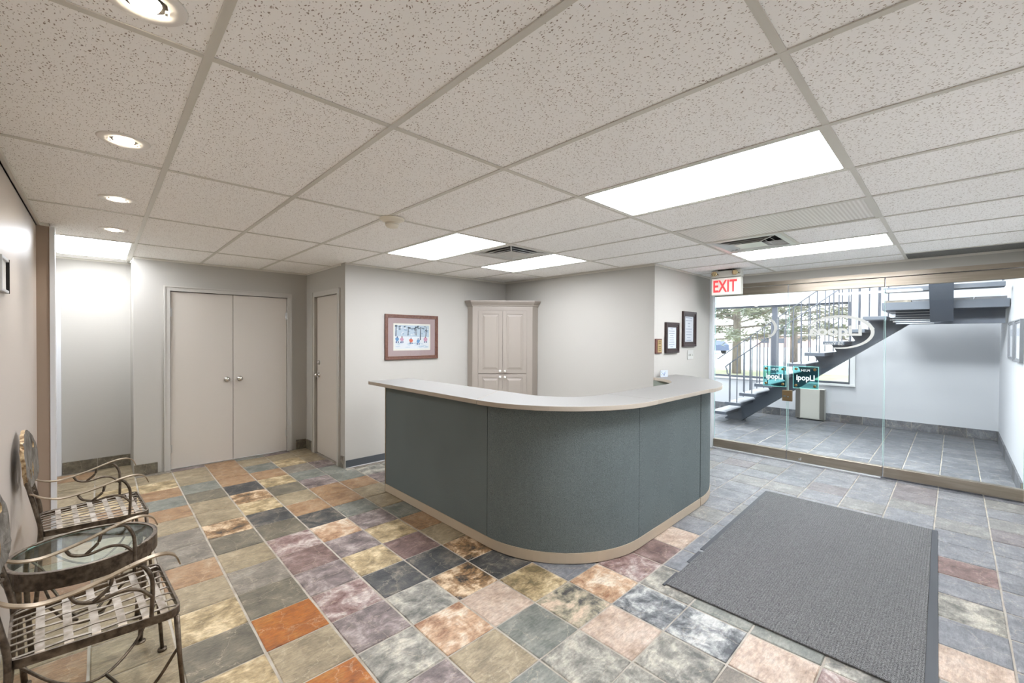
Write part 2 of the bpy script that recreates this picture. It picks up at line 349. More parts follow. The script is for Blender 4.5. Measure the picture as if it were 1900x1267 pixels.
# ------------------------------------------------------------------ suspended ceiling
def ceiling_tile_mat():
    m = bpy.data.materials.new('fissured_tile'); m.use_nodes = True; n = m.node_tree; b = n.nodes['Principled BSDF']; L = n.links.new
    t = n.nodes.new('ShaderNodeTexCoord'); oi = n.nodes.new('ShaderNodeObjectInfo'); cm = n.nodes.new('ShaderNodeCombineXYZ')
    mu = n.nodes.new('ShaderNodeMath'); mu.operation = 'MULTIPLY'; mu.inputs[1].default_value = 91; L(oi.outputs['Random'], mu.inputs[0]); L(mu.outputs[0], cm.inputs[0]); L(mu.outputs[0], cm.inputs[1])
    ad = n.nodes.new('ShaderNodeVectorMath'); ad.operation = 'ADD'; L(t.outputs['Object'], ad.inputs[0]); L(cm.outputs[0], ad.inputs[1])
    nz = n.nodes.new('ShaderNodeTexNoise'); nz.inputs['Scale'].default_value = 28; nz.inputs['Detail'].default_value = 3; L(ad.outputs[0], nz.inputs[0])
    ds = n.nodes.new('ShaderNodeMixRGB'); ds.inputs[0].default_value = 0.03; L(ad.outputs[0], ds.inputs[1]); L(nz.outputs['Color'], ds.inputs[2])
    mp = n.nodes.new('ShaderNodeMapping'); mp.inputs['Scale'].default_value = (150, 78, 1); L(ds.outputs[0], mp.inputs[0])
    v = n.nodes.new('ShaderNodeTexVoronoi'); v.voronoi_dimensions = '2D'; v.inputs['Scale'].default_value = 1.0; L(mp.outputs[0], v.inputs[0])
    sp = n.nodes.new('ShaderNodeSeparateColor'); L(v.outputs['Color'], sp.inputs[0])
    th = n.nodes.new('ShaderNodeMath'); th.operation = 'MULTIPLY_ADD'; th.inputs[1].default_value = 0.42; th.inputs[2].default_value = -0.125; L(sp.outputs[0], th.inputs[0])
    df = n.nodes.new('ShaderNodeMath'); df.operation = 'SUBTRACT'; L(th.outputs[0], df.inputs[0]); L(v.outputs['Distance'], df.inputs[1])
    mr = n.nodes.new('ShaderNodeMapRange'); mr.inputs[1].default_value = -0.03; mr.inputs[2].default_value = 0.06; L(df.outputs[0], mr.inputs[0])
    mx = n.nodes.new('ShaderNodeMixRGB'); mx.inputs[1].default_value = (*lin((250, 249, 247)), 1); mx.inputs[2].default_value = (*lin((158, 146, 136)), 1); L(mr.outputs[0], mx.inputs[0])
    L(mx.outputs[0], b.inputs['Base Color']); b.inputs['Roughness'].default_value = 0.95; b.inputs['Specular IOR Level'].default_value = 0.1
    return m
CT = ceiling_tile_mat()
GX, GY, DX, DY = .2392, .3614, .6096, 1.2192
def in_ceil(x, y):
    if x < -0.345 or y < YW or x > XR: return False
    if x < 0.255: return y < 6.70
    if x < 2.02: return y < 6.12
    if x < 4.54: return y < YB
    return y < 2.375
ceil = struct('ceiling', MB().box(-0.55, 6.32, YW - .1, 6.82, 2.44, 2.52), WALL)
FIX = {(3, 0): 'lit', (5, 0): 'off', (7, 0): 'lit', (3, 2): 'lit', (5, 2): 'lit', (-1, 4): 'lit'}      # 2x4 fixtures by grid cell
DIFF = {(6, 0): 1, (4, 2): 0}                                                                       # supply diffusers: which half of the cell (1 = far)
def cell(i, j):
    x0, x1, y0, y1 = GX + i * DX, GX + (i + 1) * DX, GY + j * DY, GY + (j + 1) * DY
    return max(x0, -0.345), min(x1, XR), max(y0, YW), min(y1, 6.70)
ct_meshes = {}
def ceil_tile(x0, x1, y0, y1, dz=0.0):
    k = (round(x1 - x0, 3), round(y1 - y0, 3))
    if k not in ct_meshes:
        a, c = k[0] / 2 - .003, k[1] / 2 - .003; b = MB().box(-a, a, -c, c, 0, 0.016); o = b.build('ceiling_tile', CT, ceil, bevel=0); ct_meshes[k] = o.data
    else:
        o = bpy.data.objects.new('ceiling_tile', ct_meshes[k]); C.objects.link(o); o.parent = ceil
    o.location = ((x0 + x1) / 2, (y0 + y1) / 2, H + 0.001 + dz); return o
cells = []
for i in range(-1, 10):
    for j in range(-1, 6):
        x0, x1, y0, y1 = cell(i, j)
        if x1 - x0 < .02 or y1 - y0 < .02: continue
        if not any(in_ceil(x0 + (x1 - x0) * a, y0 + (y1 - y0) * c) for a in (.05, .3, .5, .7, .95) for c in (.05, .3, .5, .7, .95)): continue
        cells.append((i, j))
        if (i, j) in FIX: continue
        if (i, j) in DIFF:
            ym = GY + (j + .5) * DY
            ceil_tile(x0, x1, y0 if DIFF[(i, j)] else ym, ym if DIFF[(i, j)] else y1); continue
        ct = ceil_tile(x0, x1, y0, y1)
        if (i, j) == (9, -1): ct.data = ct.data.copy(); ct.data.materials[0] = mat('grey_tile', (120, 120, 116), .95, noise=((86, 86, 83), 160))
# tees: main runners along Y, cross tees along X, between tiles
tw = 0.012
for i in range(0, 10):
    x = GX + i * DX; js = [j for (a, j) in cells if a == i or a == i - 1]
    ya, yb = YW, GY + (max(js) + 1) * DY
    yl = 6.70 if x < .255 else (6.12 if x < 2.02 else (YB if x < 4.54 else 2.375))
    MB().box(x - tw, x + tw, ya, min(yb, yl), H - .004, H).box(x - .0015, x + .0015, ya, min(yb, yl), H, H + .03).build('ceiling_tee', TEE, ceil)
for j in range(0, 6):
    y = GY + j * DY
    for i in range(-1, 10):
        x0, x1, _, _ = cell(i, 0)
        if x1 - x0 < .03 or not in_ceil((x0 + x1) / 2, y): continue
        MB().box(x0 + (tw if i >= 0 else 0), x1 - tw, y - tw, y + tw, H - .0035, H).build('ceiling_tee', TEE, ceil)
for (i, j) in DIFF:
    x0, x1, y0, y1 = cell(i, j); ym = (y0 + y1) / 2
    MB().box(x0 + tw, x1 - tw, ym - tw, ym + tw, H - .0035, H).build('ceiling_tee', TEE, ceil)
# wall angles
def angle(n, q): struct('trim_%d' % n, MB().box(*q, H - .022, H), TEE)
ang = [(-.345, -.338, YW, 4.79), (-.345, -.276, 4.783, 4.79), (.255, 2.02, 6.113, 6.12), (2.013, 2.02, 4.97, 6.12), (2.02, 4.54, YB - .007, YB), (4.533, 4.54, 2.375, YB), (4.54, 6.15, 2.368, 2.375), (6.143, 6.15, YW, 2.368), (-.44, .255, 6.693, 6.70)]
for n, q in enumerate(ang): angle(n + 1, q)
angle(10, (-.345, -.322, YW, 4.79))

# ceiling fixtures
def lens_off():
    m = mat('unlit_lens', (214, 209, 202), 0.3); n = m.node_tree; b = n.nodes['Principled BSDF']
    t = n.nodes.new('ShaderNodeTexCoord'); wv = n.nodes.new('ShaderNodeTexWave'); wv.bands_direction = 'Y'; wv.inputs['Scale'].default_value = 14
    q = n.nodes.new('ShaderNodeValToRGB'); q.color_ramp.elements[0].color = (*lin((206, 200, 192)), 1); q.color_ramp.elements[1].color = (*lin((232, 228, 222)), 1)
    n.links.new(t.outputs['Object'], wv.inputs[0]); n.links.new(wv.outputs[0], q.inputs[0]); n.links.new(q.outputs[0], b.inputs['Base Color'])
    u = n.nodes.new('ShaderNodeBump'); u.inputs['Strength'].default_value = 0.4; u.inputs['Distance'].default_value = 0.003; n.links.new(wv.outputs[0], u.inputs['Height']); n.links.new(u.outputs[0], b.inputs['Normal'])
    return m
LOFF = lens_off(); LEN = {k: mat('lit_lens', (250, 250, 248), 0.4, emit=(243, 247, 255), estr=LENS * v) for k, v in {(3, 0): 1.15, (7, 0): 1.35, (3, 2): 1.05, (5, 2): .55, (-1, 4): .68}.items()}
FL = {(3, 0): 'lit rectangular ceiling light nearest the camera above the doormat side', (5, 0): 'unlit rectangular ceiling light with a dull ribbed lens',
      (7, 0): 'lit rectangular ceiling light beside the glass doors and exit sign', (3, 2): 'lit rectangular ceiling light next to the smoke detector',
      (5, 2): 'lit rectangular ceiling light above the corner cabinet', (-1, 4): 'lit rectangular ceiling light in the hallway behind the left wall'}
for (i, j), st in FIX.items():
    x0, x1, y0, y1 = cell(i, j); x0 += tw; x1 -= tw if i >= 0 else tw; y0 += tw; y1 -= tw
    t = thing('ceiling_light', FL[(i, j)], 'ceiling light', ((x0 + x1) / 2, (y0 + y1) / 2, H), 0, 'rectangular ceiling lights')
    a, c = (x1 - x0) / 2, (y1 - y0) / 2
    MB().box(-a, a, -c, -c + .018, -.002, .05).box(-a, a, c - .018, c, -.002, .05).box(-a, -a + .018, -c + .018, c - .018, -.002, .05).box(a - .018, a, -c + .018, c - .018, -.002, .05).box(-a, a, -c, c, .05, .055).build('frame', TEE, t)
    MB().box(-a + .018, a - .018, -c + .018, c - .018, .002, .006).build('lens', LOFF if st == 'off' else LEN[(i, j)], t)
def diffuser(i, j, far, label):
    x0, x1, y0, y1 = cell(i, j); ym = (y0 + y1) / 2; y0, y1 = (ym, y1) if far else (y0, ym)
    t = thing('air_diffuser', label, 'air vent', ((x0 + x1) / 2, (y0 + y1) / 2, H), 0, 'ceiling air diffusers')
    def ring(name, a, bb, z0, z1, m):
        b = MB(); cs = [(-1, -1), (1, -1), (1, 1), (-1, 1)]
        vs = [(sx * a, sy * a, z0) for sx, sy in cs] + [(sx * bb, sy * bb, z1) for sx, sy in cs]
        b.add(vs, [(k, (k + 1) % 4, 4 + (k + 1) % 4, 4 + k) for k in range(4)])
        o = b.build(name, m, t); md = o.modifiers.new('thickness', 'SOLIDIFY'); md.thickness = .003
    mm = mat('diffuser_metal', (206, 206, 202), 0.3, metal=0.6)
    MB().box(-.29, .29, -.29, -.25, -.002, .004).box(-.29, .29, .25, .29, -.002, .004).box(-.29, -.25, -.25, .25, -.002, .004).box(.25, .29, -.25, .25, -.002, .004).build('flange', mm, t)
    ring('cone', .25, .20, .0, .045, mm); ring('cone', .20, .15, -.004, .035, mm); ring('cone', .15, .10, -.008, .03, mm)
    MB().box(-.11, .11, -.11, .11, -.012, -.008).build('centre_plate', mm, t)
    MB().box(-.25, .25, -.25, .25, .055, .06).build('throat', DARK, t)
    for sx, sy in ((-1, -1), (1, -1), (1, 1), (-1, 1)): MB().tube([(sx * .25, sy * .25, .002), (sx * .1, sy * .1, -.006)], .006, 6).build('corner_rib', mm, t)
diffuser(6, 0, 1, 'square shiny ceiling air diffuser beside the light near the glass doors')
diffuser(4, 2, 0, 'square ceiling air diffuser between two lit panels over the counter')
DLM = mat('downlight_trim', (232, 228, 222), 0.35); DLB = mat('downlight_bulb', (255, 250, 240), 0.3, emit=(255, 240, 215), estr=40)
for n, (x, y, lb) in enumerate([(.083, 1.433, 'round recessed downlight nearest the camera, at the top edge of the photo'), (.077, 2.515, 'second round recessed downlight from the camera along the left wall'),
                         (.08, 3.613, 'third round recessed downlight along the left wall'), (.08, 4.678, 'farthest round recessed downlight, just before the hallway light')]):
    t = thing('downlight', lb, 'downlight', (x, y, H), 0, 'round recessed downlights')
    MB().lathe([(.048, .001), (.052, -.006), (.085, -.004), (.09, .001)], seg=28).build('trim_ring', DLM, t, smooth=True)
    MB().lathe([(.035, .0005), (.030, -.010), (.012, -.013)], seg=20).build('bulb', DLB, t, smooth=True)
    for sg in (-1, 1): MB().box(sg * .047, sg * .041, -.006, .006, -.012, -.004).build('clip', STEEL, t)
    l = bpy.data.lights.new('downlight_beam', 'SPOT'); l.energy = SPOT; l.spot_size = R(118); l.spot_blend = 1.0; l.color = (1, .97, .93); l.shadow_soft_size = .03
    o = bpy.data.objects.new('downlight_beam', l); C.objects.link(o); o.parent = t; o.location = (0, 0, -.02)

# ------------------------------------------------------------------ skirtings
def skirting(n, x0, x1, y0, y1, h, types, along='x', step=.31, kind='tile'):
    base = struct('baseboard_%s' % n, MB().box(x0, x1, y0, y1, 0, h - .004), GROUT)
    a, b = (x0, x1) if along == 'x' else (y0, y1); k = max(1, round((b - a) / step)); d = (b - a) / k
    for i in range(k):
        p, q = a + i * d + .002, a + (i + 1) * d - .002; e = .004
        box = (p, q, y0 - e, y1 + e) if along == 'x' else (x0 - e, x1 + e, p, q)
        MB().box(*box, .002, h).build('skirting_tile', SL[types[i % len(types)]], base, bevel=.002)
    return base
skirting('closet_left', .257, .455, 6.108, 6.118, .118, 'B')
skirting('closet_right', 1.884, 2.008, 6.108, 6.118, .127, 'B')
skirting('hall', -.30, .25, 6.688, 6.698, .133, 'BB')
skirting('side_far', 2.008, 2.018, 5.92, 6.10, .125, 'B', 'y')
skirting('side_near', 2.008, 2.018, 4.862, 4.945, .135, 'U', 'y')
skirting('lobby_back', 9.688, 9.698, -.46, 4.9, .145, 'NSNN', 'y')
skirting('lobby_right', 6.36, 9.68, -.468, -.458, .145, 'NNSN')
skirting('plaques', 5.2, 6.06, 2.363, 2.373, .10, 'G')
struct('baseboard_picture', MB().box(2.03, 3.79, YB - .007, YB - .0005, .004, .088), VINYL)
struct('trim_11', MB().box(2.03, 3.79, YB - .012, YB - .007, 0, .008), WHITE)

# ------------------------------------------------------------------ doors on the left
d1 = thing('door_1', 'pair of flush beige closet doors with round chrome knobs', 'door'); d1['kind'] = 'structure'
def casing(par, m, xa, xb, zt, y, w=.056, th=.02):
    MB().box(xa - w, xa, y - th, y, 0, zt + w).box(xb, xb + w, y - th, y, 0, zt + w).box(xa, xb, y - th, y, zt, zt + w).box(xa - w, xa - w + .014, y - th - .008, y - th, 0, zt + w).box(xb + w - .014, xb + w, y - th - .008, y - th, 0, zt + w).box(xa - w + .014, xb + w - .014, y - th - .008, y - th, zt + w - .014, zt + w).build('casing', m, par)
casing(d1, TRIM, .565, 1.775, 2.02, 6.12)
MB().box(.512, .565, 6.12, 6.24, 0, 2.075).box(1.775, 1.824, 6.12, 6.24, 0, 2.075).box(.565, 1.775, 6.12, 6.24, 2.02, 2.075).build('jamb', TRIM, d1)
MB().box(.565, 1.775, 6.175, 6.18, 0, 2.02).build('dark_interior', DARK, d1)
def knob(par, p, axis, sgn):
    c = p; pr = [(.031, 0), (.031, .006), (.014, .010), (.012, .03), (.024, .036), (.028, .048), (.024, .058), (.010, .063)]
    return MB().lathe([(r, h * sgn) for r, h in pr], c, axis, 20).build('knob', CHROME, par, smooth=True)
def hinge(par, x, y, z, axis='x'):
    b = MB().lathe([(.007, -.045), (.007, .045)], (x, y, z), 'z', 10).box(x - .016, x + .016, y + .003, y + .006, z - .045, z + .045)
    return b.build('hinge', STEEL, par)
for xa, xb, kx in ((.569, 1.167, 1.104), (1.171, 1.771, 1.239)):
    lf = MB().box(xa, xb, 6.128, 6.164, .010, 2.014).build('door_leaf', DOORP, d1, bevel=.002)
    knob(lf, (kx, 6.128, .994), 'y', -1)
    hx = xa - .002 if kx < 1.17 else xb + .002
    for z in (1.78, .237): hinge(lf, hx, 6.121, z)
d2 = thing('door_2', 'narrow-looking flush beige door with knob and deadbolt in the side wall', 'door'); d2['kind'] = 'structure'
MB().box(2.0, 2.02, 4.985, 5.045, 0, 2.085).box(2.0, 2.02, 5.775, 5.835, 0, 2.085).box(2.0, 2.02, 5.045, 5.775, 2.025, 2.085).box(1.992, 2.0, 4.985, 4.999, 0, 2.085).box(1.992, 2.0, 5.821, 5.835, 0, 2.085).build('casing', TRIM, d2)
MB().box(2.02, 2.14, 5.0, 5.04, 0, 2.06).box(2.02, 2.14, 5.78, 5.83, 0, 2.06).box(2.02, 2.14, 5.04, 5.78, 2.03, 2.06).box(2.06, 2.075, 5.765, 5.78, 0, 2.03).build('jamb', TRIM, d2)
MB().box(2.12, 2.13, 5.04, 5.78, 0, 2.03).build('dark_interior', DARK, d2)
lf = MB().box(2.036, 2.076, 5.045, 5.765, .012, 2.022).build('door_leaf', DOORP, d2, bevel=.002)
knob(lf, (2.036, 5.695, 1.02), 'x', -1)
MB().lathe([(.028, 0), (.028, -.01), (.02, -.022), (.006, -.024)], (2.036, 5.695, 1.18), 'x', 18).build('deadbolt', STEEL, lf, smooth=True)
MB().box(2.035, 2.045, 5.766, 5.779, .97, 1.07).build('strike_plate', STEEL, d2)
# hallway door trim at far left, and the end trim of the left wall
struct('trim_12', MB().box(-.276, -.248, 4.785, 4.89, 0, H - .022), WHITE)
struct('trim_13', MB().box(-.38, -.305, 6.675, 6.698, 0, 2.085).box(-.37, -.35, 6.665, 6.675, 0, 2.085), WHITE)

# ------------------------------------------------------------------ glass partition
def rail(par, y0, y1, z0, z1): MB().box(6.165, 6.235, y0, y1, z0, z1).build('rail', BRONZE, par, bevel=.003)
def pane(name, y0, y1, z0=.13, kind='structure'):
    t = thing(name, '', 'glass panel'); del t['label']; del t['category']; t['kind'] = kind
    MB().box(6.194, 6.206, y0, y1, z0 - .01, 2.10).build('pane', GLASS, t)
    b = MB().box(6.193, 6.207, y0, y0 + .003, z0, 2.095).box(6.193, 6.207, y1 - .003, y1, z0, 2.095); b.build('pane_edge', EDGE, t)
    rail(t, y0, y1, .014, .122); rail(t, y0, y1, 2.095, 2.19); return t
w1 = pane('window_1', 1.452, 2.328); d3 = pane('door_3', .538, 1.440); w2 = pane('window_2', -.462, .530)
struct('trim_16', MB().box(6.140, 6.164, .55, 2.33, 0, .010), WHITE)
struct('trim_14', MB().box(6.15, 6.25, -.47, 2.375, 2.196, 2.245), BRONZE)
struct('trim_15', MB().box(6.12, 6.20, 2.335, 2.42, 0, 2.245).box(6.112, 6.12, 2.345, 2.40, 0, H), WHITE)
MB().box(6.13, 6.165, 1.385, 1.49, .745, .878).build('lock_box', mat('lock_bronze', (120, 100, 72), .4, metal=.8), d3, bevel=.002)
MB().box(6.125, 6.13, 1.445, 1.475, .80, .815).lathe([(.009, 0), (.009, -.006)], (6.13, 1.425, .80), 'x', 12).build('lock_cylinder', CHROME, d3)
MB().lathe([(.016, 0), (.016, -.01), (.007, -.012)], (6.165, 1.30, .045), 'x', 14).box(6.15, 6.165, 1.283, 1.29, .045, .075).build('foot_lock', CHROME, d3)
FROST = mat('frosted_vinyl', (176, 176, 170), 0.8)
def yz(y, z, x): return plane_mw((x, y, z), (0, -1, 0), (0, 0, 1))     # read from inside the room
# vinyl logo on the glass (seen mirrored from inside): swoosh plus wordmark
def swoosh(par, cy, cz, ry, rz, a0, a1, wd):
    n = 40; out, inn = [], []
    for i in range(n + 1):
        a = a0 + (a1 - a0) * i / n; k = math.sin(math.pi * i / n) ** .6 * wd + .003
        out.append((cy - (ry + k * .5) * math.cos(a), cz + (rz + k * .5) * math.sin(a))); inn.append((cy - (ry - k * .5) * math.cos(a), cz + (rz - k * .5) * math.sin(a)))
    b = MB(); vs = [(6.189, y, z) for y, z in out] + [(6.189, y, z) for y, z in inn] + [(6.193, y, z) for y, z in out] + [(6.193, y, z) for y, z in inn]; m_ = n + 1
    fs = []
    for i in range(n): fs += [(i, i + 1, m_ + i + 1, m_ + i), (2 * m_ + i, 3 * m_ + i, 3 * m_ + i + 1, 2 * m_ + i + 1), (i, 2 * m_ + i, 2 * m_ + i + 1, i + 1), (m_ + i, m_ + i + 1, 3 * m_ + i + 1, 3 * m_ + i)]
    b.add(vs, fs); return b.build('logo_swoosh', FROST, par)
swoosh(d3, .945, 1.597, .31, .185, R(-105), R(165), .03)
swoosh(w1, 1.72, 1.655, .135, .13, R(75), R(-75), .03)
text_mesh('logo_lettering', 'Liqooa', .165, FROST, d3, yz(.975, 1.612, 6.190), .001, True, sx_=1.12, bold=.006)
text_mesh('small_lettering', '58 Years', .05, FROST, d3, yz(.985, 1.462, 6.190), .001, True)
# acrylic push plates, one on the fixed glass, one on the door
ACR = glass('teal_acrylic', (0.50, 0.80, 0.80), 1.5); ACRE = mat('acrylic_edge', (150, 222, 212), .2); PRN = mat('plate_print', (226, 238, 236), .5)
STD = mat('standoff_brass', (128, 108, 70), .3, metal=.9)
for (ya, yb, za, zb, lb) in ((1.455, 1.712, .915, 1.172, 'square teal acrylic push plate on the left fixed glass panel'), (1.122, 1.383, .913, 1.183, 'square teal acrylic push plate on the glass door, right of the lock')):
    cy, cz = (ya + yb) / 2, (za + zb) / 2
    t = thing('push_plate', lb, 'push plate', (6.19, cy, cz), 0, 'push plates on the glass'); a, c = (yb - ya) / 2, (zb - za) / 2
    MB().box(-.03, -.022, -a, a, -c, c).build('plate', ACR, t)
    MB().box(-.031, -.021, -a, -a + .004, -c, c).box(-.031, -.021, a - .004, a, -c, c).box(-.031, -.021, -a + .004, a - .004, c - .004, c).box(-.031, -.021, -a + .004, a - .004, -c, -c + .004).build('plate_edge', ACRE, t)
    for sy in (-1, 1):
        for sz in (-1, 1):
            MB().lathe([(.011, 0), (.011, -.036), (.016, -.036), (.016, -.046), (.010, -.05)], (0, sy * (a - .035), sz * (c - .035)), 'x', 14).build('standoff', STD, t, smooth=False)
    text_mesh('plate_lettering', 'PUSH', .038, PRN, t, yz(0, .085, -.0325), .0005, True)
    text_mesh('plate_lettering', 'Liqoqi', .095, PRN, t, yz(0, -.005, -.0325), .0005, True, sx_=.82, bold=.002)

# ------------------------------------------------------------------ reception counter
def arc(cx, cy, rx, ry, a0, a1, n): return [(cx + rx * math.cos(R(a0 + (a1 - a0) * i / n)), cy + ry * math.sin(R(a0 + (a1 - a0) * i / n))) for i in range(n + 1)]
def desk_path(off):
    """outline offset outwards by off: list of segments"""
    L1 = [(2.012 - off, 3.86), (2.012 - off, 2.335)]
    A1 = arc(2.785, 2.335, .773 + off, .770 + off, 180, 270, 22)
    L2 = [(2.785, 1.565 - off), (3.88, 1.578 - off)]
    e = min(89, math.degrees(math.asin(min(1, (2.366 - 2.70) / (1.12 + off) + 1)))) if False else None
    A2 = []
    for i in range(23):
        a = -90 + i * 3.6; x, y = 3.90 + (1.12 + off) * math.cos(R(a)), 2.70 + (1.12 + off) * math.sin(R(a))
        if y > 2.366: break
        A2.append((x, y))
    r = 1.12 + off; A2.append((3.90 + math.sqrt(r * r - .334 ** 2), 2.366))
    return L1, A1, L2, A2
desk = thing('reception_desk', 'curved reception counter clad in grey green fabric with beige top', 'desk', (2.6, 1.9, 0))
def fabric():
    m = mat('grey_green_fabric', (128, 144, 142), 0.9, spec=0.15); n = m.node_tree; b = n.nodes['Principled BSDF']; L = n.links.new
    t = n.nodes.new('ShaderNodeTexCoord'); x = n.nodes.new('ShaderNodeTexNoise'); x.inputs['Scale'].default_value = 330; x.inputs['Detail'].default_value = 3
    y = n.nodes.new('ShaderNodeTexNoise'); y.inputs['Scale'].default_value = 2.2; y.inputs['Detail'].default_value = 4
    q = n.nodes.new('ShaderNodeValToRGB'); q.color_ramp.elements[0].position = .32; q.color_ramp.elements[1].position = .68; q.color_ramp.elements[0].color = (*lin((80, 89, 89)), 1); q.color_ramp.elements[1].color = (*lin((134, 144, 144)), 1)
    g = n.nodes.new('ShaderNodeMixRGB'); g.blend_type = 'MULTIPLY'; g.inputs[0].default_value = .3; L(t.outputs['Object'], x.inputs[0]); L(t.outputs['Object'], y.inputs[0]); L(x.outputs[0], q.inputs[0]); L(q.outputs[0], g.inputs[1]); L(y.outputs[0], g.inputs[2]); L(g.outputs[0], b.inputs['Base Color'])
    u = n.nodes.new('ShaderNodeBump'); u.inputs['Strength'].default_value = .35; u.inputs['Distance'].default_value = .002; L(x.outputs[0], u.inputs['Height']); L(u.outputs[0], b.inputs['Normal'])
    return m
FAB = fabric(); KICK = mat('desk_base_trim', (180, 166, 146), .55); TOPM = mat('counter_laminate', (116, 114, 110), .45, noise=((110, 108, 104), 120)); EDG = mat('counter_edge', (168, 158, 144), .45)
WOODI = mat('desk_inner', (120, 126, 116), .8)
def loc(p): return [(x - 2.6, y - 1.9) for x, y in p]
out, inn, base = desk_path(0), desk_path(-.06), desk_path(.004)
TOPZ0, TOPZ1 = 1.041, 1.074
def gap(seg, g=.003):
    (a, b), (c, d) = Vector(seg[0]).to_tuple() if False else seg[0], seg[1]
    return seg
for s in range(4):
    o_, i_ = list(out[s]), list(inn[s])
    if s in (0, 2):
        # leave 5 mm reveal at the seams
        d = Vector(o_[1]) - Vector(o_[0]); d.normalize(); e = d * .005
        if s == 0: o_[1] = tuple(Vector(o_[1]) - e); i_[1] = tuple(Vector(i_[1]) - e)
        else: o_ = [tuple(Vector(o_[0]) + e), tuple(Vector(o_[1]) - e)]; i_ = [tuple(Vector(i_[0]) + e), tuple(Vector(i_[1]) - e)]
    n = min(len(o_), len(i_)); o_, i_ = o_[:n - 1] + [o_[-1]], i_[:n - 1] + [i_[-1]]
    MB().slab(loc(o_), loc(i_), .078, TOPZ0).build('fabric_panel', FAB, desk, smooth=False)
    b_ = list(base[s]); n = min(len(b_), len(i_)); b_, j_ = b_[:n - 1] + [b_[-1]], i_[:n - 1] + [i_[-1]]
    MB().slab(loc(b_), loc(j_), .006, .076).build('base_trim', KICK, desk)
b = MB(); full = desk_path(-.012); fi = desk_path(-.05)
for s in range(4):
    n = min(len(full[s]), len(fi[s])); b.slab(loc(full[s][:n - 1] + [full[s][-1]]), loc(fi[s][:n - 1] + [fi[s][-1]]), 0, TOPZ0 - .002)
b.build('core', DARK, desk)
MB().box(2.008 - 2.6, 2.076 - 2.6, 3.861 - 1.9, 3.871 - 1.9, .004, TOPZ0).build('end_strip', mat('desk_end_strip', (150, 138, 118), .5), desk)
# countertop in three lengths
o1 = desk_path(.088)
def inner_top():
    A = [(2.40, 4.04), (2.40, 2.62)]; B = arc(2.80, 2.31, .40, .40, 180, 270, 22); B[0] = (2.40, 2.62)
    Cc = [(2.80, 1.91), (3.88, 1.93)]; D = arc(3.90, 2.60, .66, .67, -90, -20, 12)
    return A, B, Cc, D
it = inner_top()
def top_piece(o_, i_):
    b = MB(); n = len(o_); assert n == len(i_), (n, len(i_))
    b.slab(loc(o_), loc(i_), TOPZ0, TOPZ1)
    for k, f in enumerate(b.f): b.mi[k] = 0 if (k % 4 == 1 and k < 4 * (n - 1)) else 1
    return b.build('countertop', [TOPM, EDG], desk, bevel=.003)
def resample(p, n):
    P = [Vector(q) for q in p]; d = [0]
    for a, c in zip(P, P[1:]): d.append(d[-1] + (c - a).length)
    res = []
    for i in range(n):
        t = d[-1] * i / (n - 1)
        for k in range(len(d) - 1):
            if t <= d[k + 1] + 1e-9: res.append(tuple(P[k].lerp(P[k + 1], (t - d[k]) / max(1e-9, d[k + 1] - d[k])))); break
    return res
top_piece([(1.924, 4.06), (1.924, 2.36)], [(2.40, 4.06), (2.40, 2.64)])
top_piece(resample([(1.924, 2.357), (1.924, 2.335)] + o1[1] + [(2.90, 1.478)], 40), resample([(2.40, 2.637)] + it[1][1:] + [(2.90, 1.912)], 40))
top_piece(resample([(2.903, 1.478), o1[2][1]] + arc(3.90, 2.70, 1.225, 1.225, -90, -15.8, 24), 40), resample([(2.903, 1.912), (3.88, 1.93)] + it[3] + [(4.50, 2.366)], 40))
# inner fabric panel of the wing and inside face
MB().box(4.51 - 2.6, 4.535 - 2.6, 2.12 - 1.9, 2.366 - 1.9, 0, TOPZ0).build('wing_support', WOODI, desk)
MB().slab(loc(arc(3.9, 2.70, .92, .92, -60, -22, 12)), loc(arc(3.9, 2.70, .88, .88, -60, -22, 12)), 0, TOPZ0).build('wing_panel', FAB, desk)

# ------------------------------------------------------------------ corner cabinet
CAB = mat('cabinet_paint', (150, 141, 132), .5); KN = mat('white_knob', (222, 220, 214), .3)
P_, Q_ = Vector((3.79, 4.735)), Vector((4.425, 4.17)); ax = (Q_ - P_).normalized(); W_ = (Q_ - P_).length; nrm = Vector((-ax.y, ax.x)) * -1
ang_ = math.atan2(ax.y, ax.x)
cab = thing('corner_cabinet', 'tall taupe corner cabinet with raised panel doors behind the counter', 'cabinet', (P_.x, P_.y, 0), ang_)
# local frame: x along the front, y into the corner
def Lc(x, y): v = Vector((x, y)) - P_; return (v.dot(ax), v.dot(Vector((-ax.y, ax.x))))
MB().prism([(0, 0), (W_, 0), Lc(4.535, 4.17), Lc(4.535, 4.845), Lc(3.79, 4.845)], .0, 1.975).build('carcass', CAB, cab)
for z0, z1, o_ in ((1.965, 1.99, .012), (1.99, 2.01, .028), (2.01, 2.035, .045)):
    pass
b = MB()
prof = [(0.004, 1.955), (.016, 1.96), (.02, 1.975), (.04, 1.995), (.058, 2.02), (.058, 2.035)]
l1, l2, l3, l4 = Vector(Lc(3.79, 4.845)), Vector((0, 0)), Vector((W_, 0)), Vector(Lc(4.535, 4.17))
n1 = (l2 - l1).normalized(); n1 = Vector((n1.y, -n1.x)); n3 = (l4 - l3).normalized(); n3 = Vector((n3.y, -n3.x)); n2 = Vector((0, -1))
if n1.x > 0: n1 = -n1
if n3.x < 0: n3 = -n3
def corner(p, a, c, o): # mitred offset
    m_ = (a + c); return p + m_ * (o / (1 + a.dot(c)))
rings = []
for o_, z in prof: rings.append([(*(l1 + n1 * o_), z), (*corner(l2, n1, n2, o_), z), (*corner(l3, n2, n3, o_), z), (*(l4 + n3 * o_), z)])
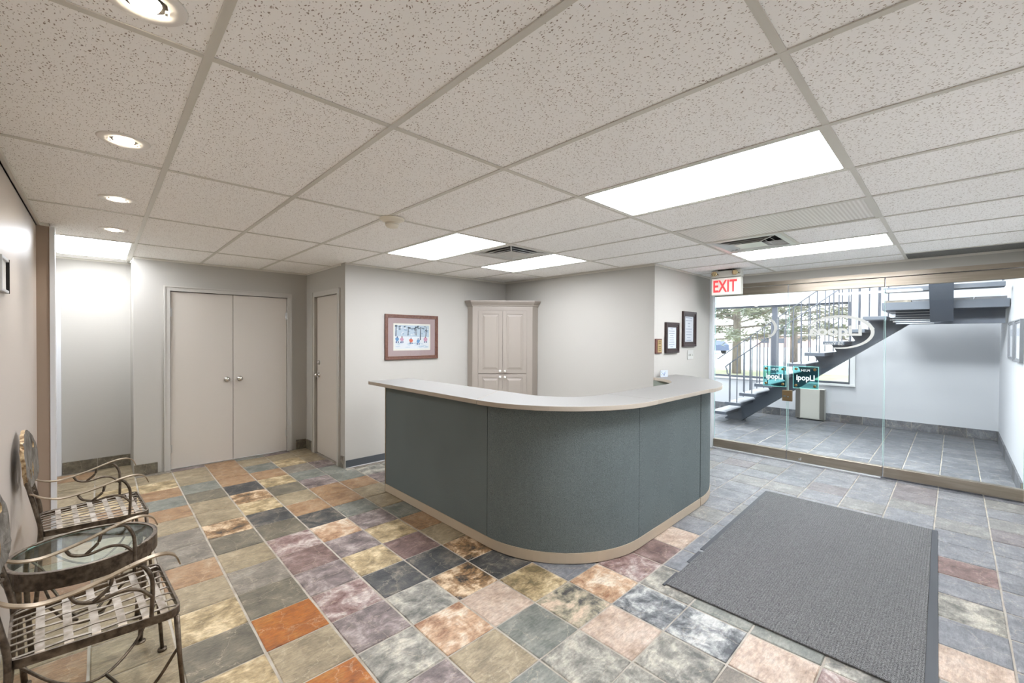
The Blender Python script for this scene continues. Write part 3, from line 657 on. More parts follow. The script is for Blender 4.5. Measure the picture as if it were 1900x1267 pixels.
vs = [v for r_ in rings for v in r_] + [(*l1, 2.035), (*l2, 2.035), (*l3, 2.035), (*l4, 2.035)]; fs = []
for i in range(len(rings) - 1):
    for k in range(3): fs.append((i * 4 + k, i * 4 + k + 1, (i + 1) * 4 + k + 1, (i + 1) * 4 + k))
m_ = (len(rings) - 1) * 4; t_ = len(rings) * 4
for k in range(3): fs.append((m_ + k, m_ + k + 1, t_ + k + 1, t_ + k))
b.add(vs, fs).build('crown', CAB, cab)
def cab_door(x0, x1, z0, z1, kx, kz):
    b = MB(); y = -.018
    b.box(x0, x1, y + .008, -.001, z0, z1); s = .05
    b.box(x0, x0 + s, y, y + .008, z0, z1).box(x1 - s, x1, y, y + .008, z0, z1).box(x0 + s, x1 - s, y, y + .008, z0, z0 + s).box(x0 + s, x1 - s, y, y + .008, z1 - s, z1)
    o = b.build('door', CAB, cab, bevel=.0015)
    a0, a1, c0, c1 = x0 + s + .008, x1 - s - .008, z0 + s + .008, z1 - s - .008; e = .03
    MB().add([(a0, y + .008, c0), (a1, y + .008, c0), (a1, y + .008, c1), (a0, y + .008, c1), (a0 + e, y - .002, c0 + e), (a1 - e, y - .002, c0 + e), (a1 - e, y - .002, c1 - e), (a0 + e, y - .002, c1 - e)],
             [(0, 1, 5, 4), (1, 2, 6, 5), (2, 3, 7, 6), (3, 0, 4, 7), (4, 5, 6, 7), (3, 2, 1, 0)]).build('raised_panel', CAB, o)
    MB().lathe([(.007, 0), (.007, -.012), (.016, -.018), (.017, -.024), (.010, -.031), (.002, -.032)], (kx, y, kz), 'y', 16).build('knob', KN, o, smooth=True)
mx = W_ / 2
cab_door(.085, mx - .002, 1.005, 1.895, mx - .035, 1.04); cab_door(mx + .002, W_ - .085, 1.005, 1.895, mx + .035, 1.04)
cab_door(.085, mx - .002, .11, .995, mx - .035, .955); cab_door(mx + .002, W_ - .085, .11, .995, mx + .035, .955)
MB().box(.0, .085, -.006, 0, .0, 1.955).box(W_ - .085, W_, -.006, 0, .0, 1.955).box(.085, W_ - .085, -.006, 0, 1.90, 1.955).box(.085, W_ - .085, -.006, 0, 0, .10).build('face_frame', CAB, cab)

# ------------------------------------------------------------------ pictures and plaques
def frame_box(par, w_, h_, fw, th, m, name='frame', step=True):
    """frame in local x (right) / z (up), back on y=0, facing -y"""
    b = MB(); a, c = w_ / 2, h_ / 2
    for (x0, x1, z0, z1) in ((-a, -a + fw, -c, c), (a - fw, a, -c, c), (-a + fw, a - fw, -c, -c + fw), (-a + fw, a - fw, c - fw, c)): b.box(x0, x1, -th, 0, z0, z1)
    if step:
        e = fw * .45
        for (x0, x1, z0, z1) in ((-a, -a + e, -c, c), (a - e, a, -c, c), (-a + e, a - e, -c, -c + e), (-a + e, a - e, c - e, c)): b.box(x0, x1, -th - .008, -th, z0, z1)
    return b.build(name, m, par, bevel=.002)
pic = thing('framed_picture', 'wood framed print of figures playing in snow among trees, mauve mat', 'picture', (2.888, YB - .001, 1.515))
FRW = mat('picture_wood', (88, 52, 43), .4, noise=((104, 74, 58), 40, (1, 1, 1))); frame_box(pic, .768, .565, .042, .018, FRW)
MB().box(-.345, .345, -.008, -.002, -.243, .243).build('mat_board', mat('mauve_mat', (146, 128, 127), .8), pic)
PC = {'snow': (226, 232, 234), 'pale': (188, 206, 220), 'sky': (150, 176, 196), 'tree': (84, 104, 116), 'trunk': (70, 76, 82), 'orange': (222, 110, 84), 'pink': (206, 150, 172), 'blue': (96, 150, 196), 'navy': (70, 84, 130), 'cream': (238, 236, 220), 'shade': (178, 200, 220), 'brown': (150, 110, 80)}
pk = list(PC); pmats = [mat('print_' + k, tuple(x * .84 for x in v), .7) for k, v in PC.items()]
b = MB(); pr = random.Random(3)
def blob(col, x, z, rx, rz, n=9, y=-.011, jit=.25):
    b.cur = pk.index(col); pts = [(x + rx * math.cos(2 * math.pi * i / n) * pr.uniform(1 - jit, 1 + jit), z + rz * math.sin(2 * math.pi * i / n) * pr.uniform(1 - jit, 1 + jit)) for i in range(n)]
    b.add([(px, y, pz) for px, pz in pts], [tuple(range(n))])
b.cur = pk.index('cream'); b.box(-.268, .268, -.0095, -.008, -.170, .170)
b.cur = pk.index('snow'); b.add([(-.25, -.0100, -.15), (.25, -.0100, -.15), (.25, -.0100, .15), (-.25, -.0100, .15)], [(0, 1, 2, 3)])
b.cur = pk.index('pale'); b.add([(-.25, -.0103, .01), (.25, -.0103, .0), (.25, -.0103, .15), (-.25, -.0103, .15)], [(0, 1, 2, 3)])
for _ in range(46): blob(pr.choice(['sky', 'tree', 'pale', 'tree']), pr.uniform(-.235, .235), pr.uniform(.085, .14), pr.uniform(.008, .022), pr.uniform(.006, .013), y=-.0106)
for _ in range(20): blob(pr.choice(['snow', 'sky']), pr.uniform(-.235, .235), pr.uniform(.03, .12), .014, .01, y=-.0107)
for x, z0, wd in ((-.235, .01, .007), (-.065, .02, .006), (.04, .02, .005), (.058, .02, .004), (.115, -.04, .008), (.2, .01, .006)):
    b.cur = pk.index('trunk'); b.add([(x - wd, -.0109, z0), (x + wd, -.0109, z0), (x + wd * .6 + .006, -.0109, .13), (x - wd * .6 + .006, -.0109, .13)], [(0, 1, 2, 3)])
for _ in range(22): blob('shade', pr.uniform(-.22, .22), pr.uniform(-.135, -.07), pr.uniform(.02, .04), .004, y=-.0106)
for x, z, c in ((-.215, -.03, 'blue'), (-.15, -.03, 'pink'), (-.02, -.045, 'orange'), (.085, -.055, 'blue'), (.195, -.03, 'pink')):
    blob(c, x, z, .027, .026, y=-.0112); blob('navy', x - .012, z - .034, .01, .012, y=-.0111); blob('navy', x + .014, z - .034, .009, .011, y=-.0111); blob('brown' if c == 'pink' else 'navy', x, z + .03, .009, .009, y=-.0113)
b.build('print', pmats, pic, normals=False)
MB().box(-.343, .343, -.0155, -.0145, -.241, .241).build('glazing', glass('picture_glass', (.98, .98, .98)), pic)
def doc_frame(name, label, x, z, w_, h_, fw, seed):
    t = thing(name, label, 'certificate', (x, 2.374, z), 0)
    DW = mat('certificate_wood', (36, 23, 22), .35, noise=((52, 33, 30), 30)); frame_box(t, w_, h_, fw, .02, DW)
    MB().box(-w_ / 2 + fw, w_ / 2 - fw, -.008, -.003, -h_ / 2 + fw, h_ / 2 - fw).build('paper', mat('certificate_paper', (176, 180, 184), .7), t)
    q = random.Random(seed); b = MB(); n = 9; hh = h_ / 2 - fw - .02
    for k in range(n):
        zz = hh - k * 2 * hh / (n - 1); ww = q.uniform(.25, .8) * (w_ / 2 - fw - .012); b.box(-ww, ww, -.0092, -.008, zz - .0035, zz + .0035)
    b.build('printed_lines', mat('certificate_ink', (120, 126, 136), .8), t)
doc_frame('framed_certificate', 'lower dark framed certificate in the middle of the three plaques', 4.953, 1.523, .345, .365, .055, 1)
doc_frame('framed_certificate', 'highest and largest dark framed certificate, next to the glass partition', 5.43, 1.635, .385, .445, .06, 2)
pl = thing('wall_plaque', 'small narrow brown plaque with brass plate beside the wall corner', 'plaque', (4.622, 2.374, 1.425))
MB().box(-.072, .072, -.016, 0, -.085, .085).build('board', mat('plaque_wood', (96, 58, 48), .4), pl, bevel=.003)
MB().box(-.035, .06, -.0185, -.016, -.07, .07).build('brass_plate', mat('plaque_brass', (176, 152, 104), .35, metal=.5), pl)
PIN = mat('plaque_ink', (90, 70, 46), .6)
for zz in (.05, .03, -.005, -.03, -.05): MB().box(-.012, .038, -.0195, -.0185, zz - .004, zz + .004).build('engraved_line', PIN, pl)
sw = thing('light_switch', 'white three-gang light switch plate below the largest certificate', 'light switch', (5.49, 2.374, 1.305))
SWM = mat('switch_plastic', (176, 176, 170), .4)
MB().box(-.085, .085, -.007, 0, -.058, .058).build('plate', SWM, sw, bevel=.002)
for k in (-1, 0, 1): MB().box(k * .046 - .006, k * .046 + .006, -.016, -.007, -.014, .010).build('toggle', SWM, sw)
cd = thing('photo_card', 'small blue and white photo card standing on the counter end', 'card', (4.66, 2.315, TOPZ1), R(-12))
MB().box(-.062, .062, -.006, 0, 0, .075).build('card', mat('card_paper', (180, 188, 198), .6), cd)
cm_ = [mat('card_blue', (110, 136, 180), .6), mat('card_navy', (52, 62, 96), .6), mat('card_green', (150, 160, 140), .6)]
b = MB(); q = random.Random(5)
def cblob(ci, x, z, r1, r2):
    b.cur = ci; b.add([(x + r1 * math.cos(i * .8976) * q.uniform(.7, 1.2), -.0068, z + r2 * math.sin(i * .8976) * q.uniform(.7, 1.2)) for i in range(7)], [tuple(range(7))])
for _ in range(9): cblob(q.choice((0, 2)), q.uniform(-.05, .05), q.uniform(.012, .066), .009, .006)
cblob(1, -.006, .026, .008, .016); cblob(1, -.045, .058, .006, .006)
b.build('card_print', cm_, cd, normals=False); MB().box(-.03, .03, .0, .03, 0, .004).build('stand', WHITE, cd)

# exit sign with emergency heads, hung from the ceiling
EXB = mat('exit_body', (182, 182, 172), .5)
ex = thing('exit_sign', 'red lettered exit sign with two emergency lamp heads hung from ceiling', 'exit sign', (5.55, 1.955, 2.05))
MB().box(-.03, .04, -.175, .175, 0, .215).build('sign_box', EXB, ex, bevel=.004)
MB().box(-.034, -.03, -.165, .165, .008, .206).build('face', mat('exit_face', (200, 200, 192), .5, emit=(255, 235, 225), estr=.12), ex)
text_mesh('lettering', 'EXIT', .205, mat('exit_red', (222, 40, 48), .5, emit=(255, 60, 60), estr=.75), ex, plane_mw((-.036, .012, .103), (0, -1, 0), (0, 0, 1)), .001, False, sx_=.66, bold=.004)
MB().box(-.04, .05, -.175, .175, .219, .30).build('battery_box', EXB, ex, bevel=.004)
MB().box(-.05, .06, -.09, .09, .30, .311).build('ceiling_plate', DARK, ex)
for y in (-.115, .125):
    h = MB().lathe([(.006, 0), (.03, -.006), (.032, -.022), (.022, -.026), (.010, -.018)], (-.042, y, .265), 'x', 18).build('lamp_head', mat('lamp_brass', (196, 180, 140), .25, metal=.7), ex, smooth=True)
    MB().tube([(-.045, y - .03, .262), (-.05, y - .045, .25)], .005, 6).build('wing_screw', STD, h)
# smoke detector
sd = thing('smoke_detector', 'round off-white smoke detector on the ceiling grid', 'smoke detector', (1.505, 2.80, H - .004))
SDM = mat('detector_plastic', (222, 216, 200), .45)
MB().lathe([(.085, 0), (.085, -.008), (.075, -.014), (.06, -.018), (.05, -.03)], seg=28).build('base', SDM, sd, smooth=True)
MB().lathe([(.05, -.026), (.046, -.05), (.036, -.062), (.012, -.066)], seg=24).build('sensor_head', SDM, sd, smooth=True)
MB().lathe([(.0475, -.036), (.0475, -.042)], seg=24).build('slot', DARK, sd)
# notice on the left wall
nf = thing('wall_notice', 'thin white framed notice on the left wall at the photo edge', 'notice', (-.344, 3.20, 1.81), R(90))
frame_box(nf, .22, .17, .014, .016, WHITE, step=False)
MB().box(-.096, .096, -.006, -.002, -.071, .071).build('paper', mat('notice_paper', (222, 222, 218), .7), nf)
MB().box(.094, .099, -.018, -.002, -.085, .085).build('black_line', DARK, nf)

# ------------------------------------------------------------------ door mat
MATM = mat('mat_pile', (92, 92, 94), .95, spec=.1)
def mat_pile():
    n = MATM.node_tree; b = n.nodes['Principled BSDF']; L = n.links.new
    t = n.nodes.new('ShaderNodeTexCoord'); x = n.nodes.new('ShaderNodeTexNoise'); x.inputs['Scale'].default_value = 420; x.inputs['Detail'].default_value = 2; L(t.outputs['Object'], x.inputs[0])
    wv = n.nodes.new('ShaderNodeTexWave'); wv.bands_direction = 'Y'; wv.inputs['Scale'].default_value = 24.0; wv.inputs['Distortion'].default_value = .8; L(t.outputs['Object'], wv.inputs[0])
    q = n.nodes.new('ShaderNodeValToRGB'); q.color_ramp.elements[0].position = .36; q.color_ramp.elements[1].position = .66; q.color_ramp.elements[0].color = (*lin((44, 44, 45)), 1); q.color_ramp.elements[1].color = (*lin((138, 138, 137)), 1); L(x.outputs[0], q.inputs[0])
    mr = n.nodes.new('ShaderNodeMapRange'); mr.inputs[3].default_value = .88; mr.inputs[4].default_value = 1.06; L(wv.outputs[0], mr.inputs[0])
    g = n.nodes.new('ShaderNodeMixRGB'); g.blend_type = 'MULTIPLY'; g.inputs[0].default_value = 1; L(q.outputs[0], g.inputs[1]); L(mr.outputs[0], g.inputs[2]); L(g.outputs[0], b.inputs['Base Color'])
    a = n.nodes.new('ShaderNodeMath'); a.operation = 'ADD'; L(wv.outputs[0], a.inputs[0]); L(x.outputs[0], a.inputs[1])
    u = n.nodes.new('ShaderNodeBump'); u.inputs['Strength'].default_value = .6; u.inputs['Distance'].default_value = .004; L(a.outputs[0], u.inputs['Height']); L(u.outputs[0], b.inputs['Normal'])
mat_pile()
RUB = mat('mat_rubber', (58, 60, 64), .55)
dm = thing('door_mat', 'large dark grey ribbed entrance mat on the slate before the glass doors', 'mat', (3.6, .65, 0))
MB().prism([(2.50 - 3.6, .075 - .65), (4.755 - 3.6, .11 - .65), (4.755 - 3.6, 1.262 - .65), (3.06 - 3.6, 1.222 - .65), (2.86 - 3.6, 1.222 - .65), (2.50 - 3.6, 1.215 - .65)], .001, .011).build('pile', MATM, dm, bevel=.003)
MB().prism([(2.48 - 3.6, .030 - .65), (4.765 - 3.6, .078 - .65), (4.765 - 3.6, .109 - .65), (2.49 - 3.6, .0745 - .65)], .001, .006).build('rubber_edge', RUB, dm)
MB().prism([(3.10 - 3.6, 1.225 - .65), (4.76 - 3.6, 1.264 - .65), (4.76 - 3.6, 1.29 - .65), (3.10 - 3.6, 1.255 - .65)], .001, .006).prism([(2.485 - 3.6, 1.217 - .65), (2.68 - 3.6, 1.22 - .65), (2.68 - 3.6, 1.236 - .65), (2.485 - 3.6, 1.232 - .65)], .001, .006).prism([(2.86 - 3.6, 1.223 - .65), (3.06 - 3.6, 1.224 - .65), (3.06 - 3.6, 1.25 - .65), (2.86 - 3.6, 1.245 - .65)], .001, .006).build('rubber_edge', RUB, dm)

# ------------------------------------------------------------------ wrought iron chairs and table
IRON = mat('dark_iron', (112, 100, 86), .4, metal=.7, noise=((70, 60, 50), 38), bump=(90, .3)); STRAP = mat('bright_strap', (160, 152, 142), .46, metal=.8, noise=((120, 110, 98), 30)); ARMM = mat('arm_strap', (168, 152, 130), .38, metal=.75, noise=((130, 114, 92), 18))
PLATE = mat('cast_back', (138, 134, 128), .5, metal=.55, noise=((92, 86, 78), 26, (1, 1, .5)), bump=(55, .7)); RIMM = mat('cast_back_rim', (206, 184, 146), .5, metal=.4, noise=((120, 92, 62), 40), bump=(60, .6))
SEATZ, BD = .43, .455
def hy(x): return .20 + .048 * (x / BD)
def make_chair(label, loc_, rz):
    t = thing('iron_armchair', label, 'chair', loc_, rz, 'iron armchairs along the left wall')
    # seat rim: flat band, rounded corners
    cr_ = .045; pts = []
    def rc(cx, cy, a0, a1): return [(cx + cr_ * math.cos(R(a0 + (a1 - a0) * i / 5)), cy + cr_ * math.sin(R(a0 + (a1 - a0) * i / 5)), SEATZ - .012) for i in range(6)]
    f, k = hy(BD) - cr_, hy(0) - cr_
    pts = rc(BD - cr_, f, 90, 0) + rc(BD - cr_, -f, 0, -90) + rc(cr_, -k, -90, -180) + rc(cr_, k, 180, 90); pts.append(pts[0])
    MB().tube(pts, 0, flat=(.0155, .004, (0, 0, 1)), caps=False).build('seat_rim', IRON, t)
    # wide straps run across, thin bars run front to back, woven
    SXS = (.075, .145, .215, .285, .352, .405)
    for x in SXS:
        h = hy(x) - .004
        MB().tube([(x, -h, SEATZ - .004), (x, -h + .012, SEATZ + .003), (x, 0, SEATZ + .003), (x, h - .012, SEATZ + .003), (x, h, SEATZ - .004)], 0, flat=(.0120, .0014, (1, 0, 0))).build('seat_strap', STRAP, t)
    for i in range(8):
        s = -0.86 + 1.72 * i / 7; pts = [(.004, s * hy(0), SEATZ - .002)] + [(x, s * hy(x), SEATZ + .003 + (.0022 if (q + i) % 2 else -.0022)) for q, x in enumerate(SXS)] + [(BD - .016, s * hy(BD), SEATZ + .002), (BD - .004, s * hy(BD), SEATZ - .006)]
        MB().tube(pts, 0, flat=(.0058, .0018, (0, 1, 0))).build('seat_bar', STRAP, t)
    for sg in (-1, 1):
        # rear post: floor to back
        MB().tube(smooth_pts([(-.02, sg * .215, .012), (-.005, sg * .205, .2), (.004, sg * .197, SEATZ - .01), (-.012, sg * .19, .54), (-.036, sg * .182, .66), (-.05, sg * .178, .74)]), .010, 8).lathe([(.019, 0), (.019, .012)], (-.02, sg * .215, 0), 'z', 12).build('rear_leg', IRON, t, smooth=True)
        # front leg
        fy = hy(BD) - .012
        MB().tube([(BD - .012, sg * fy, SEATZ - .03), (BD - .004, sg * (fy + .004), .25), (BD + .012, sg * (fy + .016), .012)], [.010, .0085, .0075], 8).lathe([(.018, 0), (.018, .012)], (BD + .012, sg * (fy + .016), 0), 'z', 12).build('front_leg', IRON, t, smooth=True)
        # arm strap
        ap = smooth_pts([(-.035, sg * .188, .652), (.02, sg * .205, .618), (.09, sg * .222, .605), (.20, sg * .240, .625), (.32, sg * .252, .662), (.39, sg * .256, .672), (.432, sg * .257, .655), (.45, sg * .257, .615)], 7)
        MB().tube(ap, 0, flat=(.0138, .0026, (0, 1, 0))).build('arm', ARMM, t)
        ay = .252
        MB().tube(smooth_pts([(.365, sg * (hy(.365) - .002), SEATZ - .01), (.368, sg * .247, .54), (.362, sg * ay, .60), (.335, sg * ay, .648), (.30, sg * .25, .654)]), .0072, 8).build('arm_post', IRON, t, smooth=True)
        MB().tube(smooth_pts([(.145, sg * .23, .610), (.165, sg * .236, .578), (.215, sg * .243, .562), (.28, sg * .248, .572), (.33, sg * .25, .557), (.366, sg * .249, .515)]), .0065, 7).tube(smooth_pts([(.255, sg * .246, .638), (.245, sg * .246, .60), (.205, sg * .243, .564)]), .0065, 7).build('arm_scroll', IRON, t, smooth=True)
        MB().tube(smooth_pts([(BD - .006, sg * (fy + .002), .27), (.36, sg * .19, .12), (.24, sg * .12, .07), (.12, sg * .14, .11), (-.006, sg * .207, .23)]), .006, 7).build('stretcher', IRON, t, smooth=True)
    MB().tube(smooth_pts([(.26, -.13, .072), (.30, 0, .05), (.26, .13, .072)]), .006, 7).build('stretcher', IRON, t, smooth=True)
    # cast back: irregular oval plate with a hole and a slot, leaning back
    ol = [(-.10, .665), (-.155, .70), (-.188, .76), (-.198, .83), (-.190, .885), (-.165, .925), (-.12, .945), (-.075, .962), (-.02, .978), (.03, .970), (.075, .946), (.12, .918), (.155, .872), (.176, .81), (.178, .75), (.165, .70), (.125, .668), (.06, .655), (-.02, .652)]
    ol = [tuple(p) for p in smooth_pts([(*p, 0) for p in ol + [ol[0]]], 3)][:-1]; ol = [(p[0], p[1]) for p in ol]
    holes = [[(.108 + .017 * math.cos(a * .785), .872 - .024 * math.sin(a * .785)) for a in range(8)], [(.055 + .02 * math.cos(a * .785) - .01 * math.sin(a * .785), .735 - .045 * math.sin(a * .785)) for a in range(8)], [(-.01 + .009 * math.cos(a * .785), .72 - .03 * math.sin(a * .785)) for a in range(8)]]
    bm = bmesh.new(); ed = []
    for lp in [ol] + holes:
        v_ = [bm.verts.new((0, y, z)) for y, z in lp]; ed += [bm.edges.new((v_[i], v_[(i + 1) % len(v_)])) for i in range(len(v_))]
    bmesh.ops.triangle_fill(bm, edges=ed, use_beauty=True)
    bmesh.ops.subdivide_edges(bm, edges=[e for e in bm.edges if e.calc_length() > .05], cuts=1)
    q = random.Random(11)
    for v_ in bm.verts: v_.co.x = -.022 - (v_.co.z - .65) * .07 + .012 * (1 - (v_.co.y / .2) ** 2) * -1 + .12 * v_.co.y + q.uniform(-.002, .002)
    for v_ in bm.verts: v_.co.y *= 1.12
    me = bpy.data.meshes.new('back_plate'); bm.to_mesh(me); bm.free(); me.materials.append(PLATE); me.materials.append(RIMM)
    o = bpy.data.objects.new('back_plate', me); C.objects.link(o); o.parent = t
    md = o.modifiers.new('thickness', 'SOLIDIFY'); md.thickness = .016; md.offset = 0; md.material_offset_rim = 1
    for sg in (-1, 1):
        b = MB()
        for (y0, z0, y1, z1) in ((.13, .672, .188, .60), (.09, .66, .186, .575), (.05, .655, .150, .585)): b.tube(smooth_pts([(-.034, sg * y0, z0), (-.03, sg * (y0 * .6 + y1 * .4), (z0 + z1) / 2 - .02), (-.022, sg * y1, z1)]), .006, 6)
        b.build('twig_brace', IRON, t, smooth=True)
    return t
make_chair('far wrought iron armchair by the hallway, wholly in view', (-.256, 3.675, 0), R(4))
make_chair('near wrought iron armchair cut off by the left photo edge', (-.240, 2.36, 0), R(3.5))
tb = thing('side_table', 'low oval iron side table with glass top between two iron armchairs', 'table', (-.052, 2.912, 0))
ea, eb, tz = .262, .252, .50
def ell(a, c, z, n=40): return [(a * math.cos(2 * math.pi * i / n), c * math.sin(2 * math.pi * i / n), z) for i in range(n + 1)]
MB().tube(ell(ea, eb, tz - .036), 0, flat=(.036, .004, (0, 0, 1)), caps=False).build('apron', IRON, tb)
MB().tube(ell(ea - .004, eb - .004, tz - .001), 0, flat=(.009, .004, (1, 1, 0)), caps=False).tube(ell(ea, eb, tz), .004, 6, caps=False).build('top_ring', IRON, tb)
b = MB(); e_ = ell(ea - .012, eb - .012, 0)[:-1]; b.prism([(x, y) for x, y, z in e_], tz - .008, tz - .002); b.build('glass_top', glass('table_glass', (.88, .95, .94), 1.5, .01), tb)
b = MB(); b.tube(ell(ea - .010, eb - .010, tz - .005), .003, 6, caps=False); b.build('glass_rim', EDGE, tb)
for a in (35, 145, 215, 325):
    x, y = ea * .96 * math.cos(R(a)), eb * .96 * math.sin(R(a))
    MB().tube(smooth_pts([(x, y, tz - .05), (x * .98, y * .98, .25), (x * .92, y * .92, .012)]), .0105, 8).lathe([(.021, 0), (.021, .008)], (x * .92, y * .92, 0), 'z', 14).build('leg', IRON, tb, smooth=True)
    MB().tube(smooth_pts([(x * .97, y * .97, .36), (x * .6, y * .72, .30), (x * .35, y * .4, .2), (x * .15, y * .12, .16)]), .006, 7).tube(smooth_pts([(x * .9, y * .9, .44), (x * .7, y * .55, .40), (x * .55, y * .6, .31)]), .005, 6).build('scroll', IRON, tb, smooth=True)
MB().tube(ell(.06, .06, .16, 16), .006, 7, caps=False).build('stretcher_ring', IRON, tb, smooth=True)

# ------------------------------------------------------------------ lobby: staircase
st = thing('staircase', 'open tread steel staircase with thin railings rising behind the glass', 'staircase', (8.0, 2.8, 0))
ox, oy = 8.0, 2.8
TRD = mat('tread_top', (150, 150, 154), .7, noise=((128, 128, 133), 8)); XT0, XT1 = 7.96, 9.12
rise, run = .181, .236
def zt(k): return .217 + rise * (k - 1)
def yl(k): return 3.055 - run * (k - 1)
SX0, SX1 = 8.58, 8.74
def zs(y): return .118 + .77 * (2.58 - y)
MB().add([(x - ox, y - oy, z) for x in (SX0, SX1) for y, z in ((2.86, 0.0), (2.733, 0.0), (.47, 1.742), (.47, 1.93), (.52, 1.935), (3.02, .02), (3.03, 0.0))],
         [(0, 1, 2, 3, 4, 5, 6), (13, 12, 11, 10, 9, 8, 7)] + [(i, (i + 1) % 7, 7 + (i + 1) % 7, 7 + i) for i in range(7)]).build('stringer', STAIRM, st)
for k in range(1, 11):
    y1, z = yl(k), zt(k); y0 = y1 - .262
    o = MB().box(XT0 - ox, XT1 - ox, y0 - oy, y1 - oy, z - .052, z - .003).build('tread', STAIRM, st, bevel=.002)
    MB().box(XT0 + .01 - ox, XT1 - .01 - ox, y0 + .01 - oy, y1 - .01 - oy, z - .003, z).build('tread_finish', TRD, o)
    zb = z - .052; yb_ = 2.58 - (zb - .348) / .77
    MB().add([(x - ox, y - oy, q) for x in (SX0 + .01, SX1 - .01) for y, q in ((y1, zb), (y1 - .235, zb), (y1 - .235, zs(y1 - .235) + .19), (y1 - .08, zs(y1 - .08) + .22))], [(0, 1, 2, 3), (7, 6, 5, 4)] + [(i, (i + 1) % 4, 4 + (i + 1) % 4, 4 + i) for i in range(4)]).build('bracket', STAIRM, st)
def rz_(y): return 1.06 + .772 * (2.777 - y)
RAILM = mat('rail_steel', (84, 88, 98), .45, metal=.3)
for x, yst in ((8.0, 2.777), (9.08, 3.36)):
    dz = 0 if x < 8.5 else .01 - .772 * (3.34 - 2.777) + .04 + .772 * (3.34 - 2.777) - .40
    def zr(y, x=x): return 1.06 + .772 * (2.777 - y) if x < 8.5 else 1.11 + .76 * (3.34 - y)
    pts = [(x - ox, y - oy, zr(y)) for y in (yst, 2.0, 1.2, .74)]
    if x < 8.5: pts = [(x - ox, yst - .04 - oy, .86), (x - ox, yst + .015 - oy, .90), (x - ox, yst + .02 - oy, .96), (x - ox, yst + .045 - oy, 1.015)] + pts
    pts += [(x - ox, .70 - oy, zr(.72)), (x - ox, -.40 - oy, zr(.72))]
    MB().tube(pts, 0, flat=(.018, .006, (1, 0, 0))).build('handrail', RAILM, st)
    for k in range(1 if x > 8.5 else 2, 11):
        for d in (.07, .188):
            y = yl(k) - d; nw = (k == 2 and d < .1)
            MB().tube([(x - ox, y - oy, zt(k)), (x - ox, y - oy, zr(y))], .009 if not nw else .015, 6).build('baluster', RAILM, st)
# landing
MB().box(7.96 - ox, 9.4 - ox, -.462 - oy, .722 - oy, 1.925, 2.03).build('landing', STAIRM, st, bevel=.002)
for a, c, m in ((.70, .42, 'U'), (.41, .13, 'N'), (.12, -.16, 'N'), (-.17, -.44, 'N')): MB().box(7.98 - ox, 8.28 - ox, c - oy, a - oy, 2.03, 2.06).build('landing_tile', SL[m], st)
MB().box(8.30 - ox, 8.40 - ox, -.445 - oy, .60 - oy, 1.733, 1.925).build('landing_beam', mat('beam_steel', (86, 92, 104), .55), st)
for k, z in enumerate((1.905, 1.865, 1.83, 1.80, 1.772, 1.745)): MB().box(8.285 - ox, 8.30 - ox, .20 - oy, .66 - .035 * max(0, k - 3) - oy, z - .004, z + .004).build('beam_strip', WHITE, st)  # thin white lines built as strips on the beam face
# upper flight, rising towards the glass
MB().add([(x - ox, y - oy, z) for y in (.015, .235) for x, z in ((8.12, 1.76), (8.12, 1.90), (7.96, 2.03), (6.55, 3.14), (6.55, 2.92))], [(0, 1, 2, 3, 4), (9, 8, 7, 6, 5)] + [(i, (i + 1) % 5, 5 + (i + 1) % 5, 5 + i) for i in range(5)]).build('stringer', STAIRM, st)
for k in range(1, 6):
    x1 = 7.93 - run * (k - 1); z = 2.03 + rise * k
    MB().box(x1 - .26 - ox, x1 - ox, -.41 - oy, .68 - oy, z - .055, z).build('tread', STAIRM, st, bevel=.002)
MB().tube([(7.9 - ox, -.40 - oy, 2.24), (7.9 - ox, -.40 - oy, 3.0)], .012, 6).build('baluster', RAILM, st)

# lobby heater
ht = thing('wall_heater', 'cream cabinet heater with steel side strips under the lobby window', 'heater', (9.55, 1.87, 0))
HM = mat('heater_cream', (190, 188, 180), .45)
MB().box(-.0, .135, -.225, .225, .02, .585).build('cabinet', HM, ht, bevel=.004)
MB().box(-.010, -.0, -.225, -.155, .03, .58).build('side_strip', mat('heater_steel', (128, 124, 118), .35, metal=.7), ht)
MB().box(-.010, -.0, .155, .225, .03, .58).build('side_strip', bpy.data.materials['heater_steel'], ht)
MB().box(-.008, -.0, -.145, .145, .03, .575).build('front_panel', HM, ht, bevel=.003)
MB().box(.02, .12, -.21, .21, .0, .02).build('plinth', DARK, ht)

# lobby window
w3 = thing('window_3', '', 'w'); del w3['label']; del w3['category']; w3['kind'] = 'structure'
FRM = mat('window_frame', (78, 82, 92), .5)
MB().box(9.76, 9.81, 1.30, 4.60, .70, .735).box(9.76, 9.81, 1.30, 4.60, 2.155, 2.19).box(9.76, 9.81, 1.30, 1.33, .735, 2.155).box(9.76, 9.81, 4.57, 4.60, .735, 2.155).build('frame', FRM, w3)
MB().box(9.73, 9.81, 2.47, 2.56, .735, 2.155).build('mullion', FRM, w3)
MB().box(9.782, 9.788, 1.33, 2.47, .735, 2.155).build('pane', GLASSW, w3); MB().box(9.782, 9.788, 2.56, 4.57, .735, 2.155).build('pane', GLASSW, w3)
MB().box(9.66, 9.76, 1.22, 4.68, .665, .70).build('sill', WHITE, w3)
MB().box(9.68, 9.70, 1.225, 1.30, .70, 2.26).box(9.68, 9.70, 4.60, 4.675, .70, 2.26).box(9.68, 9.70, 1.30, 4.60, 2.19, 2.26).build('casing', WHITE, w3)
